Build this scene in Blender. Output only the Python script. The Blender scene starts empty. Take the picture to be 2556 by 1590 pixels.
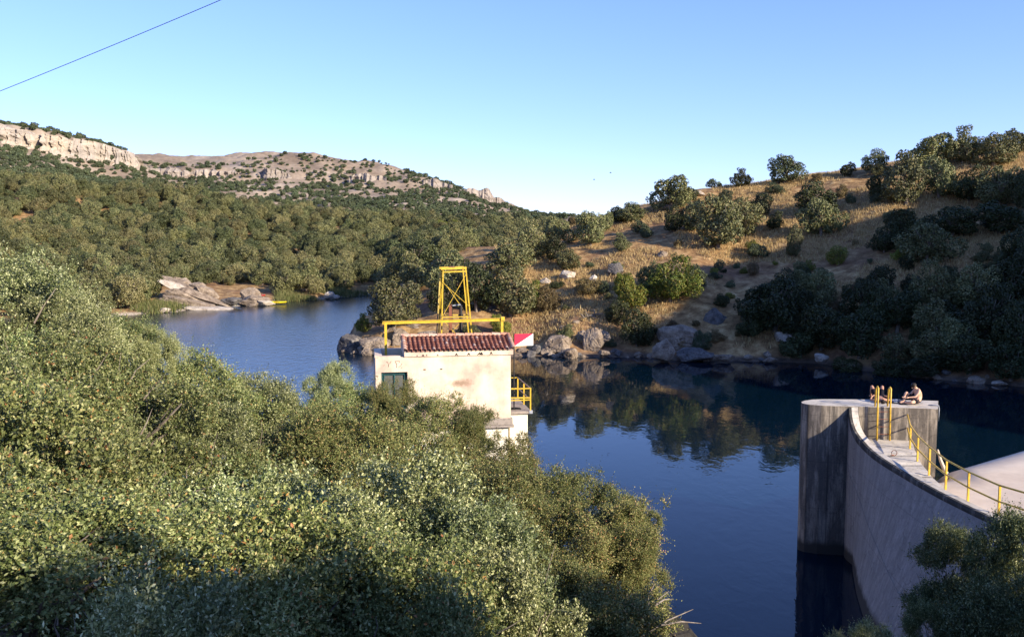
import bpy, bmesh, math, random
import numpy as np
from mathutils import Vector, Matrix, Quaternion

# ------------------------------------------------------------------ camera, world, sun, exposure
scene = bpy.context.scene
C = scene.collection
CAMZ = 12.7
FPX = 2213.0                      # focal length in pixels of the 2556 px wide photograph
PITCH = math.atan((795 - 600) / FPX)
cam_d = bpy.data.cameras.new('camera')
cam_d.sensor_width = 36.0
cam_d.lens = 36.0 * FPX / 2556.0
cam_d.clip_start = 0.1
cam_d.clip_end = 20000
cam = bpy.data.objects.new('camera', cam_d)
cam.location = (0, 0, CAMZ)
cam.rotation_euler = (math.pi / 2 - PITCH, 0, 0)
C.objects.link(cam)
scene.camera = cam

SUN_K = 1.3
SUN_EL = math.radians(20.5)
SUN = Vector((SUN_K, -1.0, math.tan(SUN_EL) * math.hypot(SUN_K, 1))).normalized()
world = bpy.data.worlds.new('World')
scene.world = world
world.use_nodes = True
wn = world.node_tree
wn.nodes.clear()
w_out = wn.nodes.new('ShaderNodeOutputWorld')
w_bg = wn.nodes.new('ShaderNodeBackground')
w_sky = wn.nodes.new('ShaderNodeTexSky')
w_sky.sky_type = 'NISHITA'
w_sky.sun_disc = False
w_sky.sun_elevation = SUN_EL
w_sky.sun_rotation = math.atan2(SUN.x, SUN.y)
w_sky.altitude = 900
w_sky.air_density = 1.0
w_sky.dust_density = 0.35
w_sky.ozone_density = 2.2
w_bg.inputs['Strength'].default_value = 0.122
w_hs = wn.nodes.new('ShaderNodeHueSaturation'); w_hs.inputs['Saturation'].default_value = 1.08; w_hs.inputs['Value'].default_value = 1.0
w_gm = wn.nodes.new('ShaderNodeGamma'); w_gm.inputs['Gamma'].default_value = 0.8
w_tn = wn.nodes.new('ShaderNodeMix'); w_tn.data_type = 'RGBA'; w_tn.blend_type = 'MULTIPLY'; w_tn.inputs[0].default_value = 1.0; w_tn.inputs[7].default_value = (1.04, 1.09, 1.6, 1)
wn.links.new(w_sky.outputs[0], w_gm.inputs['Color'])
wn.links.new(w_gm.outputs[0], w_tn.inputs[6])
wn.links.new(w_tn.outputs[2], w_hs.inputs['Color'])
wn.links.new(w_hs.outputs[0], w_bg.inputs['Color'])
wn.links.new(w_bg.outputs[0], w_out.inputs['Surface'])

sun_d = bpy.data.lights.new('sun', 'SUN')
sun_d.energy = 5.0
sun_d.angle = math.radians(0.55)
sun_d.color = (1.0, 0.865, 0.67)
sun_o = bpy.data.objects.new('sun', sun_d)
sun_o.rotation_euler = SUN.to_track_quat('Z', 'Y').to_euler()
sun_o.location = (60, -40, 60)
C.objects.link(sun_o)

scene.view_settings.view_transform = 'Standard'
scene.view_settings.look = 'None'
scene.view_settings.gamma = 1.0
scene.view_settings.exposure = 1.05
scene.render.engine = 'CYCLES'
scene.cycles.max_bounces = 5
scene.cycles.diffuse_bounces = 2
scene.cycles.glossy_bounces = 3
scene.cycles.transparent_max_bounces = 4
scene.cycles.use_denoising = True

rng = np.random.default_rng(7)
random.seed(7)
R = math.radians
CP, SP = math.cos(PITCH), math.sin(PITCH)


def ray(x, y):
    u = (x - 1278) / FPX
    v = (795 - y) / FPX
    return np.array([u, CP + v * SP, -SP + v * CP])


def pt(x, y, D):
    """the world point seen at photograph pixel (x, y) at distance D (world Y)"""
    d = ray(x, y)
    return np.array([0, 0, CAMZ]) + d * (D / d[1])


def ptz(x, y, z):
    d = ray(x, y)
    return np.array([0, 0, CAMZ]) + d * ((z - CAMZ) / d[2])


# ------------------------------------------------------------------ noise
def _hash(ix, iy, iz, seed):
    n = (ix.astype(np.int64) * 374761393 + iy.astype(np.int64) * 668265263 + iz.astype(np.int64) * 2147483647 + seed * 1274126177) & 0xffffffff
    n = ((n ^ (n >> 13)) * 1274126177) & 0xffffffff
    n = ((n ^ (n >> 16)) * 2246822519) & 0xffffffff
    return ((n ^ (n >> 15)) & 0xffffff) / float(0xffffff)


def vnoise(x, y, z=None, seed=0):
    x = np.asarray(x, float); y = np.asarray(y, float)
    z = np.zeros_like(x) if z is None else np.asarray(z, float)
    ix, iy, iz = np.floor(x), np.floor(y), np.floor(z)
    fx, fy, fz = x - ix, y - iy, z - iz
    fx, fy, fz = [f * f * (3 - 2 * f) for f in (fx, fy, fz)]
    r = 0
    for dx in (0, 1):
        for dy in (0, 1):
            for dz in (0, 1):
                w = (fx if dx else 1 - fx) * (fy if dy else 1 - fy) * (fz if dz else 1 - fz)
                r = r + w * _hash(ix + dx, iy + dy, iz + dz, seed)
    return r * 2 - 1


def fbm(x, y, z=None, seed=0, octaves=4):
    a, r, f = 1.0, 0, 1.0
    for o in range(octaves):
        r = r + a * vnoise(x * f, y * f, None if z is None else z * f, seed + o * 17)
        a *= 0.5; f *= 2.03
    return r


# ------------------------------------------------------------------ mesh helpers
def mesh_np(name, V, F, mats=(), smooth=False, mi=None):
    V = np.asarray(V, np.float32); F = np.asarray(F, np.int32)
    me = bpy.data.meshes.new(name)
    me.vertices.add(len(V)); me.vertices.foreach_set('co', V.ravel())
    k = F.shape[1]
    me.loops.add(F.size); me.loops.foreach_set('vertex_index', F.ravel())
    me.polygons.add(len(F))
    me.polygons.foreach_set('loop_start', np.arange(0, F.size, k, dtype=np.int32))
    me.polygons.foreach_set('loop_total', np.full(len(F), k, np.int32))
    for m in mats: me.materials.append(m)
    if mi is not None: me.polygons.foreach_set('material_index', np.asarray(mi, np.int32))
    me.polygons.foreach_set('use_smooth', np.full(len(F), bool(smooth)))
    me.update(calc_edges=True)
    return me


def link(name, me, parent=None, loc=(0, 0, 0), rot=(0, 0, 0)):
    o = bpy.data.objects.new(name, me)
    C.objects.link(o)
    o.location = loc; o.rotation_euler = rot
    if parent is not None: o.parent = parent
    return o


def tag(o, label=None, cat=None, group=None, kind=None):
    if label: o['label'] = label
    if cat: o['category'] = cat
    if group: o['group'] = group
    if kind: o['kind'] = kind
    return o


def thing(name, label, cat, loc=(0, 0, 0), rz=0.0, group=None):
    o = bpy.data.objects.new(name, None)
    o.empty_display_size = 0.2
    C.objects.link(o)
    o.location = loc; o.rotation_euler = (0, 0, rz)
    return tag(o, label, cat, group)


class MB:
    """collects boxes, tubes and polygons as quads/tris for ONE mesh"""
    def __init__(s): s.v = []; s.f = []
    def add(s, vs, fs):
        b = len(s.v)
        s.v += [tuple(map(float, v)) for v in vs]
        s.f += [tuple(i + b for i in f) for f in fs]
    def box(s, a, b, M=None):
        x0, y0, z0 = a; x1, y1, z1 = b
        vs = [(x0, y0, z0), (x1, y0, z0), (x1, y1, z0), (x0, y1, z0), (x0, y0, z1), (x1, y0, z1), (x1, y1, z1), (x0, y1, z1)]
        if M is not None: vs = [tuple(M @ Vector(v)) for v in vs]
        s.add(vs, [(0, 3, 2, 1), (4, 5, 6, 7), (0, 1, 5, 4), (1, 2, 6, 5), (2, 3, 7, 6), (3, 0, 4, 7)])
    def bar(s, p, q, w, h=None, up=(0, 0, 1)):
        h = h or w
        p, q = Vector(p), Vector(q); d = (q - p).normalized()
        u = Vector(up)
        if abs(d.dot(u)) > 0.95: u = Vector((0, 1, 0))
        a = d.cross(u).normalized(); b = a.cross(d).normalized()
        vs = []
        for e in (p, q):
            for (i, j) in ((-1, -1), (1, -1), (1, 1), (-1, 1)): vs.append(e + a * i * w / 2 + b * j * h / 2)
        s.add(vs, [(3, 2, 1, 0), (4, 5, 6, 7), (0, 1, 5, 4), (1, 2, 6, 5), (2, 3, 7, 6), (3, 0, 4, 7)])
    def tube(s, pts, r, n=8, caps=True):
        pts = [Vector(p) for p in pts]
        rs = r if isinstance(r, (list, tuple)) else [r] * len(pts)
        vs = []; ref = None
        for i, p in enumerate(pts):
            t = (pts[min(i + 1, len(pts) - 1)] - pts[max(i - 1, 0)]).normalized()
            if ref is None: ref = Vector((0, 0, 1)) if abs(t.z) < 0.9 else Vector((1, 0, 0))
            a = t.cross(ref).normalized(); b = t.cross(a).normalized(); ref = -b if False else ref
            for k in range(n):
                an = 2 * math.pi * k / n
                vs.append(p + (a * math.cos(an) + b * math.sin(an)) * rs[i])
        fs = []
        for i in range(len(pts) - 1):
            for k in range(n):
                k2 = (k + 1) % n
                fs.append((i * n + k, i * n + k2, (i + 1) * n + k2, (i + 1) * n + k))
        if caps: fs += [tuple(range(n - 1, -1, -1)), tuple((len(pts) - 1) * n + k for k in range(n))]
        s.add(vs, fs)
    def build(s, name, mat, parent=None, smooth=False, bevel=0, loc=(0, 0, 0), rot=(0, 0, 0)):
        me = bpy.data.meshes.new(name)
        me.from_pydata(s.v, [], s.f)
        bm = bmesh.new(); bm.from_mesh(me)
        bmesh.ops.recalc_face_normals(bm, faces=bm.faces)
        if bevel: bmesh.ops.bevel(bm, geom=bm.edges[:], offset=bevel, segments=1, affect='EDGES')
        bm.to_mesh(me); bm.free()
        me.materials.append(mat)
        if smooth:
            me.polygons.foreach_set('use_smooth', [True] * len(me.polygons))
        me.update()
        return link(name, me, parent, loc, rot)


def grid_faces(nu, nv):
    i = np.arange(nu - 1)[:, None] * nv + np.arange(nv - 1)[None, :]
    return np.stack([i, i + nv, i + nv + 1, i + 1], -1).reshape(-1, 4)


# ------------------------------------------------------------------ materials
def new_mat(name, rough=0.8, spec=0.3):
    m = bpy.data.materials.new(name); m.use_nodes = True
    nt = m.node_tree
    b = nt.nodes['Principled BSDF']
    b.inputs['Roughness'].default_value = rough
    b.inputs['Specular IOR Level'].default_value = spec
    return m, nt, b


def N(nt, typ, **kw):
    n = nt.nodes.new(typ)
    for k, v in kw.items():
        if k in n.inputs: n.inputs[k].default_value = v
        else: setattr(n, k, v)
    return n


def coords(nt, scale=(1, 1, 1), obj=True):
    tc = N(nt, 'ShaderNodeTexCoord'); mp = N(nt, 'ShaderNodeMapping')
    mp.inputs['Scale'].default_value = scale
    if obj: nt.links.new(tc.outputs['Object'], mp.inputs['Vector'])
    else:
        g = N(nt, 'ShaderNodeNewGeometry'); nt.links.new(g.outputs['Position'], mp.inputs['Vector'])
    return mp.outputs['Vector']


def noise(nt, vec, scale, detail=4, rough=0.6, dist=0.0):
    n = N(nt, 'ShaderNodeTexNoise')
    n.inputs['Scale'].default_value = scale; n.inputs['Detail'].default_value = detail
    n.inputs['Roughness'].default_value = rough; n.inputs['Distortion'].default_value = dist
    nt.links.new(vec, n.inputs['Vector'])
    return n.outputs['Fac']


def ramp(nt, fac, stops, interp='LINEAR'):
    r = N(nt, 'ShaderNodeValToRGB'); cr = r.color_ramp; cr.interpolation = interp
    while len(cr.elements) > 1: cr.elements.remove(cr.elements[-1])
    cr.elements[0].position = stops[0][0]; cr.elements[0].color = (*stops[0][1], 1)
    for p, c in stops[1:]:
        e = cr.elements.new(p); e.color = (*c, 1)
    nt.links.new(fac, r.inputs['Fac'])
    return r.outputs['Color']


def g1(v): return (v, v, v)


def mix(nt, fac, a, b, mode='MIX'):
    m = N(nt, 'ShaderNodeMix', data_type='RGBA', blend_type=mode)
    for s, v in ((0, fac), (6, a), (7, b)):
        if isinstance(v, (int, float)): m.inputs[s].default_value = v
        elif isinstance(v, tuple): m.inputs[s].default_value = (*v, 1)
        else: nt.links.new(v, m.inputs[s])
    return m.outputs[2]


def bump(nt, b, h, strength=0.5, dist=0.02):
    n = N(nt, 'ShaderNodeBump'); n.inputs['Strength'].default_value = strength; n.inputs['Distance'].default_value = dist
    nt.links.new(h, n.inputs['Height']); nt.links.new(n.outputs[0], b.inputs['Normal'])


def leaf_mat(name, stops, translucent=0.25, rough=0.55, spec=0.3):
    m, nt, b = new_mat(name, rough, spec)
    g = N(nt, 'ShaderNodeNewGeometry')
    oi = N(nt, 'ShaderNodeObjectInfo')
    col = ramp(nt, g.outputs['Random Per Island'], stops)
    hsv = N(nt, 'ShaderNodeHueSaturation')
    mr = N(nt, 'ShaderNodeMapRange'); mr.inputs['To Min'].default_value = 0.68; mr.inputs['To Max'].default_value = 1.3
    nt.links.new(oi.outputs['Random'], mr.inputs['Value'])
    nt.links.new(mr.outputs[0], hsv.inputs['Value'])
    mr2 = N(nt, 'ShaderNodeMapRange'); mr2.inputs['To Min'].default_value = 0.485; mr2.inputs['To Max'].default_value = 0.515
    ml = N(nt, 'ShaderNodeMath', operation='FRACT'); m3 = N(nt, 'ShaderNodeMath', operation='MULTIPLY'); m3.inputs[1].default_value = 7.31
    nt.links.new(oi.outputs['Random'], m3.inputs[0]); nt.links.new(m3.outputs[0], ml.inputs[0]); nt.links.new(ml.outputs[0], mr2.inputs['Value'])
    nt.links.new(mr2.outputs[0], hsv.inputs['Hue'])
    nt.links.new(col, hsv.inputs['Color'])
    nt.links.new(hsv.outputs[0], b.inputs['Base Color'])
    tr = N(nt, 'ShaderNodeBsdfTranslucent'); nt.links.new(hsv.outputs[0], tr.inputs['Color'])
    ms = N(nt, 'ShaderNodeMixShader'); ms.inputs[0].default_value = translucent
    nt.links.new(b.outputs[0], ms.inputs[1]); nt.links.new(tr.outputs[0], ms.inputs[2])
    nt.links.new(ms.outputs[0], nt.nodes['Material Output'].inputs['Surface'])
    return m


M_oak = leaf_mat('holm_oak_leaves', [(0, (0.055, 0.066, 0.024)), (0.5, (0.115, 0.124, 0.047)), (0.85, (0.19, 0.19, 0.08)), (1, (0.22, 0.18, 0.085))], 0.08)
M_oakmid = leaf_mat('deep_green_oak_leaves', [(0, (0.035, 0.048, 0.018)), (0.6, (0.08, 0.092, 0.036)), (1, (0.14, 0.15, 0.06))], 0.08)
M_oak2 = leaf_mat('brownish_oak_leaves', [(0, (0.075, 0.078, 0.028)), (0.5, (0.15, 0.148, 0.056)), (1, (0.25, 0.225, 0.1))], 0.08)
M_oakdark = leaf_mat('dark_shaded_oak_leaves', [(0, (0.016, 0.024, 0.007)), (0.6, (0.034, 0.044, 0.013)), (1, (0.08, 0.085, 0.032))], 0.08)  # dark oaks; the right bank's shade is also put into this lowered albedo
M_yellow = leaf_mat('yellowing_leaves', [(0, (0.10, 0.14, 0.02)), (0.6, (0.17, 0.20, 0.035)), (0.9, (0.25, 0.22, 0.05)), (1, (0.3, 0.2, 0.05))], 0.3)
M_dryshrub = leaf_mat('dry_shrub_leaves', [(0, (0.12, 0.09, 0.04)), (0.6, (0.17, 0.13, 0.055)), (1, (0.2, 0.12, 0.05))], 0.15)
M_far = leaf_mat('far_scrub_leaves', [(0, (0.045, 0.062, 0.03)), (1, (0.1, 0.122, 0.058))], 0.06)
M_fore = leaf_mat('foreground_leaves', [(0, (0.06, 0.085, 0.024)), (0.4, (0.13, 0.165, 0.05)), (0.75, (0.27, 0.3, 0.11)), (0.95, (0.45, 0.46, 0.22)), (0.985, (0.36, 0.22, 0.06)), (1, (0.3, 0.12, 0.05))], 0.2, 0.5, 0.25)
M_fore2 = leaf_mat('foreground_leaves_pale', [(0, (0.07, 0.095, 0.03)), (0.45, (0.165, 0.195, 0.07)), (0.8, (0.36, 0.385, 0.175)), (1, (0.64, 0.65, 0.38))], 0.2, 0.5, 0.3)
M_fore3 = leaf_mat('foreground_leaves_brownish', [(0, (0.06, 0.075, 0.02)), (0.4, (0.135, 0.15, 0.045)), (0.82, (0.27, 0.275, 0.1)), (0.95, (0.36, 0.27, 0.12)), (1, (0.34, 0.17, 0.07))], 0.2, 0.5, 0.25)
M_foreshade = leaf_mat('shaded_foreground_leaves', [(0, (0.03, 0.045, 0.014)), (0.5, (0.07, 0.09, 0.03)), (0.9, (0.17, 0.185, 0.075)), (1, (0.4, 0.4, 0.2))], 0.12, 0.5, 0.25)  # shaded copy of the foreground leaves: shade and lit tips put into colour
M_straw = leaf_mat('straw_blades', [(0, (0.27, 0.175, 0.08)), (0.5, (0.38, 0.265, 0.125)), (1, (0.5, 0.37, 0.19))], 0.3)
M_reed = leaf_mat('reed_blades', [(0, (0.1, 0.13, 0.035)), (0.6, (0.2, 0.22, 0.07)), (1, (0.36, 0.3, 0.14))], 0.3)

M_bark, nt, b = new_mat('bark', 0.9, 0.1)
v = coords(nt, (1, 1, 0.25)); f = noise(nt, v, 9, 5)
nt.links.new(ramp(nt, f, [(0.3, (0.09, 0.07, 0.055)), (0.7, (0.26, 0.22, 0.18))]), b.inputs['Base Color']); bump(nt, b, f, 0.6, 0.02)

M_dead, nt, b = new_mat('dead_wood', 0.9, 0.1)
f = noise(nt, coords(nt), 12, 4)
nt.links.new(ramp(nt, f, [(0.3, (0.12, 0.1, 0.08)), (0.7, (0.26, 0.23, 0.2))]), b.inputs['Base Color'])

# rock (granite gneiss with lichen)
def rock_mat(name, c0, c1, c2, scale=1.0):
    m, nt, b = new_mat(name, 0.9, 0.15)
    v = coords(nt, (1, 1, 1), obj=False)
    a = noise(nt, v, 0.9 * scale, 6, 0.65); d = noise(nt, v, 6 * scale, 5, 0.7)
    col = ramp(nt, a, [(0.3, c0), (0.5, c1), (0.72, c2)])
    sp = ramp(nt, d, [(0.35, g1(0.55)), (0.6, g1(1.0)), (0.7, g1(1.2))])
    nt.links.new(mix(nt, 0.8, col, sp, 'MULTIPLY'), b.inputs['Base Color'])
    vo = N(nt, 'ShaderNodeTexVoronoi', feature='DISTANCE_TO_EDGE'); vo.inputs['Scale'].default_value = 0.9 * scale; nt.links.new(v, vo.inputs['Vector'])
    cr = ramp(nt, vo.outputs['Distance'], [(0, g1(0)), (0.05, g1(1))])
    h = mix(nt, 0.5, d, cr)
    bump(nt, b, h, 0.8, 0.12 / scale)
    return m


M_rock = rock_mat('grey_gneiss', (0.12, 0.09, 0.07), (0.26, 0.205, 0.155), (0.4, 0.33, 0.255))
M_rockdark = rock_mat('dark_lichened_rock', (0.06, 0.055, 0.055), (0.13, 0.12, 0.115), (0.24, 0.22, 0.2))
M_rockblack = rock_mat('black_rock', (0.015, 0.014, 0.014), (0.03, 0.028, 0.026), (0.06, 0.055, 0.05))  # near-black rock tone for the boulder at the near bank
M_rockpale = rock_mat('pale_rock', (0.3, 0.25, 0.2), (0.45, 0.39, 0.32), (0.58, 0.52, 0.45))

M_lime, nt, b = new_mat('limestone_cliff', 0.9, 0.1)
v = coords(nt, (1, 1, 1), obj=False)
vv = coords(nt, (1, 1, 0.22), obj=False)
vh = coords(nt, (0.25, 0.25, 1.6), obj=False)
a = noise(nt, v, 0.028, 4, 0.6); s1 = noise(nt, vv, 0.22, 6, 0.7, 0.6); s2 = noise(nt, vh, 0.12, 4, 0.6)
col = ramp(nt, a, [(0.3, (0.29, 0.25, 0.225)), (0.5, (0.39, 0.34, 0.29)), (0.68, (0.46, 0.38, 0.285))])
col = mix(nt, 0.85, col, ramp(nt, s1, [(0.25, g1(0.3)), (0.45, g1(0.85)), (0.7, g1(1.1))]), 'MULTIPLY')
col = mix(nt, 0.6, col, ramp(nt, s2, [(0.3, g1(0.55)), (0.5, g1(1.0))]), 'MULTIPLY')
nt.links.new(col, b.inputs['Base Color']); bump(nt, b, s1, 0.9, 1.5)

M_limegrey = M_lime.copy(); M_limegrey.name = 'grey_limestone'
for n_ in M_limegrey.node_tree.nodes:
    if n_.type == 'VALTORGB' and len(n_.color_ramp.elements) == 3 and abs(n_.color_ramp.elements[2].color[2] - 0.285) < 0.01:
        for e_, c_ in zip(n_.color_ramp.elements, ((0.2, 0.17, 0.15), (0.29, 0.25, 0.215), (0.36, 0.31, 0.27))): e_.color = (*c_, 1)
# ground: dry grass, soil, with a pinkish grey upland far off
M_ground, nt, b = new_mat('dry_ground', 0.95, 0.1)
v = coords(nt, (1, 1, 1), obj=False)
a = noise(nt, v, 0.06, 5, 0.6); c = noise(nt, v, 0.7, 6, 0.7); d = noise(nt, v, 4.0, 4, 0.7)
grass = ramp(nt, c, [(0.32, (0.12, 0.068, 0.032)), (0.5, (0.29, 0.178, 0.08)), (0.66, (0.5, 0.345, 0.165))])
soil = ramp(nt, c, [(0.3, (0.1, 0.052, 0.03)), (0.55, (0.21, 0.118, 0.068)), (0.7, (0.3, 0.19, 0.105))])
near = mix(nt, ramp(nt, a, [(0.5, g1(0)), (0.64, g1(1))]), grass, soil)
near = mix(nt, 0.5, near, ramp(nt, d, [(0.3, g1(0.6)), (0.6, g1(1.1))]), 'MULTIPLY')
fa = noise(nt, v, 0.02, 5, 0.65); fd = noise(nt, v, 0.22, 6, 0.7)
far = ramp(nt, fa, [(0.35, (0.19, 0.145, 0.108)), (0.5, (0.275, 0.215, 0.16)), (0.68, (0.35, 0.29, 0.23))])
far = mix(nt, 0.7, far, ramp(nt, fd, [(0.3, g1(0.55)), (0.55, g1(1.0)), (0.7, g1(1.3))]), 'MULTIPLY')
gg = N(nt, 'ShaderNodeNewGeometry'); sx = N(nt, 'ShaderNodeSeparateXYZ'); nt.links.new(gg.outputs['Position'], sx.inputs[0])
mr = N(nt, 'ShaderNodeMapRange'); mr.inputs['From Min'].default_value = 380; mr.inputs['From Max'].default_value = 520
nt.links.new(sx.outputs['Y'], mr.inputs['Value'])
gc = mix(nt, mr.outputs[0], near, far)
# damp, pale washed strip just above the water line
mz = N(nt, 'ShaderNodeMapRange'); mz.inputs['From Min'].default_value = 0.55; mz.inputs['From Max'].default_value = 0.25
nt.links.new(sx.outputs['Z'], mz.inputs['Value'])
my = N(nt, 'ShaderNodeMapRange'); my.inputs['From Min'].default_value = 120; my.inputs['From Max'].default_value = 145
nt.links.new(sx.outputs['Y'], my.inputs['Value'])
strip = mix(nt, my.outputs[0], ramp(nt, c, [(0.35, (0.06, 0.045, 0.035)), (0.6, (0.16, 0.12, 0.09))]), ramp(nt, c, [(0.35, (0.16, 0.13, 0.1)), (0.6, (0.42, 0.36, 0.29))]))
gc = mix(nt, mz.outputs[0], gc, strip)
nt.links.new(gc, b.inputs['Base Color']); bump(nt, b, c, 0.7, 0.25)

# water
M_water, nt, b = new_mat('lake_water', 0.03, 0.5)
b.inputs['IOR'].default_value = 1.333
b.inputs['Base Color'].default_value = (0.001, 0.008, 0.017, 1)
v = coords(nt, (1, 0.6, 1), obj=False)
w1 = noise(nt, v, 1.3, 3, 0.55, 0.4); w2 = noise(nt, v, 0.12, 3, 0.5)
gq = N(nt, 'ShaderNodeNewGeometry'); sq = N(nt, 'ShaderNodeSeparateXYZ'); nt.links.new(gq.outputs['Position'], sq.inputs[0])
# the breeze ruffles the open left arm; the sheltered pool in front of the right bank is almost still
mx = N(nt, 'ShaderNodeMapRange'); mx.inputs['From Min'].default_value = 2; mx.inputs['From Max'].default_value = -12
nt.links.new(sq.outputs['X'], mx.inputs['Value'])
amp = ramp(nt, w2, [(0.4, g1(0.1)), (0.7, g1(0.5))])
amp = mix(nt, mx.outputs[0], amp, g1(1.5))
rg = N(nt, 'ShaderNodeMapRange'); rg.inputs['To Min'].default_value = 0.02; rg.inputs['To Max'].default_value = 0.18
nt.links.new(mx.outputs[0], rg.inputs['Value']); nt.links.new(rg.outputs[0], b.inputs['Roughness'])
h = mix(nt, 1.0, w1, amp, 'MULTIPLY')
bump(nt, b, h, 1.0, 0.035)

# concrete
def concrete(name, base, dark, streak=0.8, streak_lo=0.38, lines=False, zs=0.07, ss=2.6):
    m, nt, b = new_mat(name, 0.85, 0.2)
    v = coords(nt, (1, 1, 1), obj=False); vs = coords(nt, (1, 1, zs), obj=False)
    a = noise(nt, v, 1.2, 6, 0.65); s = noise(nt, vs, ss, 5, 0.7); d = noise(nt, v, 14, 4, 0.7)
    col = ramp(nt, a, [(0.3, tuple(x * 0.75 for x in base)), (0.6, base)])
    st = ramp(nt, s, [(streak_lo, g1(1)), (streak_lo + 0.17, g1(0))])
    col = mix(nt, mix(nt, 1.0, st, g1(streak), 'MULTIPLY'), col, dark)
    col = mix(nt, 0.5, col, ramp(nt, d, [(0.3, g1(0.65)), (0.6, g1(1.08))]), 'MULTIPLY')
    if lines:   # board-marked joints: vertical lift lines of the formwork
        w = N(nt, 'ShaderNodeTexWave', wave_type='BANDS', bands_direction='X'); w.inputs['Scale'].default_value = 0.42; w.inputs['Distortion'].default_value = 0.25
        vw = coords(nt, (1, 1, 0.0), obj=False); nt.links.new(vw, w.inputs['Vector'])
        col = mix(nt, 0.6, col, ramp(nt, w.outputs['Fac'], [(0.0, g1(0.3)), (0.03, g1(1))]), 'MULTIPLY')
    # hairline cracks, and the dark algae band just above the water
    vc = N(nt, 'ShaderNodeTexVoronoi', feature='DISTANCE_TO_EDGE'); vc.inputs['Scale'].default_value = 0.45
    wv = N(nt, 'ShaderNodeVectorMath', operation='ADD'); nz = N(nt, 'ShaderNodeTexNoise'); nz.inputs['Scale'].default_value = 1.6; nz.inputs['Detail'].default_value = 5
    nt.links.new(v, nz.inputs['Vector']); nt.links.new(v, wv.inputs[0]); nt.links.new(nz.outputs['Color'], wv.inputs[1]); nt.links.new(wv.outputs[0], vc.inputs['Vector'])
    col = mix(nt, 0.45, col, ramp(nt, vc.outputs['Distance'], [(0.0, g1(0.3)), (0.012, g1(1))]), 'MULTIPLY')
    gp = N(nt, 'ShaderNodeNewGeometry'); sp_ = N(nt, 'ShaderNodeSeparateXYZ'); nt.links.new(gp.outputs['Position'], sp_.inputs[0])
    zz = N(nt, 'ShaderNodeMath', operation='MULTIPLY_ADD'); zz.inputs[1].default_value = 0.5; nt.links.new(a, zz.inputs[0]); nt.links.new(sp_.outputs['Z'], zz.inputs[2])
    al = N(nt, 'ShaderNodeMapRange'); al.inputs['From Min'].default_value = 0.85; al.inputs['From Max'].default_value = 0.6
    nt.links.new(zz.outputs[0], al.inputs['Value'])
    col = mix(nt, al.outputs[0], col, (0.045, 0.04, 0.034))
    # lift joints every 1.9 m
    pm = N(nt, 'ShaderNodeMath', operation='PINGPONG'); pm.inputs[1].default_value = 0.95; nt.links.new(sp_.outputs['Z'], pm.inputs[0])
    col = mix(nt, 0.4, col, ramp(nt, pm.outputs[0], [(0.0, g1(0.35)), (0.02, g1(1))]), 'MULTIPLY')
    nt.links.new(col, b.inputs['Base Color']); bump(nt, b, a, 0.4, 0.03)
    return m


M_conc = concrete('stained_concrete', (0.35, 0.3, 0.24), (0.045, 0.04, 0.038), 0.75, 0.47, True, zs=0.13, ss=3.2)
M_concwall = concrete('dam_wall_concrete', (0.3, 0.28, 0.262), (0.15, 0.138, 0.13), 0.5, 0.44, zs=0.02, ss=6)
M_conctop = concrete('walkway_concrete', (0.6, 0.54, 0.45), (0.2, 0.18, 0.15), 0.5, 0.36)
M_copedark = concrete('dark_coping', (0.2, 0.185, 0.165), (0.03, 0.03, 0.028), 0.9, 0.5)  # darker, heavily streaked concrete for the coping edge and walkway joints
M_spill, nt, b = new_mat('spillway_concrete', 0.8, 0.2)
v = coords(nt, (1, 1, 1), obj=False); a = noise(nt, v, 0.35, 5, 0.6); d = noise(nt, v, 3, 5, 0.7)
col = ramp(nt, a, [(0.3, (0.56, 0.45, 0.34)), (0.6, (0.7, 0.59, 0.46))])
nt.links.new(mix(nt, 0.5, col, ramp(nt, d, [(0.3, g1(0.82)), (0.6, g1(1.04))]), 'MULTIPLY'), b.inputs['Base Color'])

# plaster of the gatehouse
M_plaster, nt, b = new_mat('weathered_plaster', 0.9, 0.1)
v = coords(nt, (1, 1, 1)); a = noise(nt, v, 0.9, 5, 0.6); d = noise(nt, v, 6, 5, 0.7); s = noise(nt, coords(nt, (1, 1, 0.15)), 3.0, 4, 0.6)
col = ramp(nt, a, [(0.36, (0.5, 0.36, 0.29)), (0.48, (0.62, 0.49, 0.38)), (0.6, (0.7, 0.6, 0.46))])
col = mix(nt, 0.35, col, ramp(nt, s, [(0.3, g1(0.6)), (0.5, g1(1))]), 'MULTIPLY')
col = mix(nt, 0.5, col, ramp(nt, d, [(0.28, g1(0.55)), (0.4, g1(1))]), 'MULTIPLY')
# the soot-brown blotch in the middle of the facade (object space: x along the facade, z up)
tc = N(nt, 'ShaderNodeTexCoord'); mp = N(nt, 'ShaderNodeMapping', vector_type='POINT')
mp.inputs['Location'].default_value = (-3.62 / 0.62, 0, -6.6 / 0.2 ); mp.inputs['Scale'].default_value = (1 / 0.62, 0.0, 1 / 0.2)
nt.links.new(tc.outputs['Object'], mp.inputs['Vector'])
ln = N(nt, 'ShaderNodeVectorMath', operation='LENGTH'); nt.links.new(mp.outputs[0], ln.inputs[0])
ad = N(nt, 'ShaderNodeMath', operation='ADD'); nt.links.new(ln.outputs['Value'], ad.inputs[0])
nn = N(nt, 'ShaderNodeMath', operation='MULTIPLY_ADD'); nn.inputs[1].default_value = 1.6; nn.inputs[2].default_value = -0.8
nt.links.new(d, nn.inputs[0]); nt.links.new(nn.outputs[0], ad.inputs[1])
col = mix(nt, ramp(nt, ad.outputs[0], [(0.3, g1(0.75)), (1.0, g1(0))]), col, (0.2, 0.13, 0.08))
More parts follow.
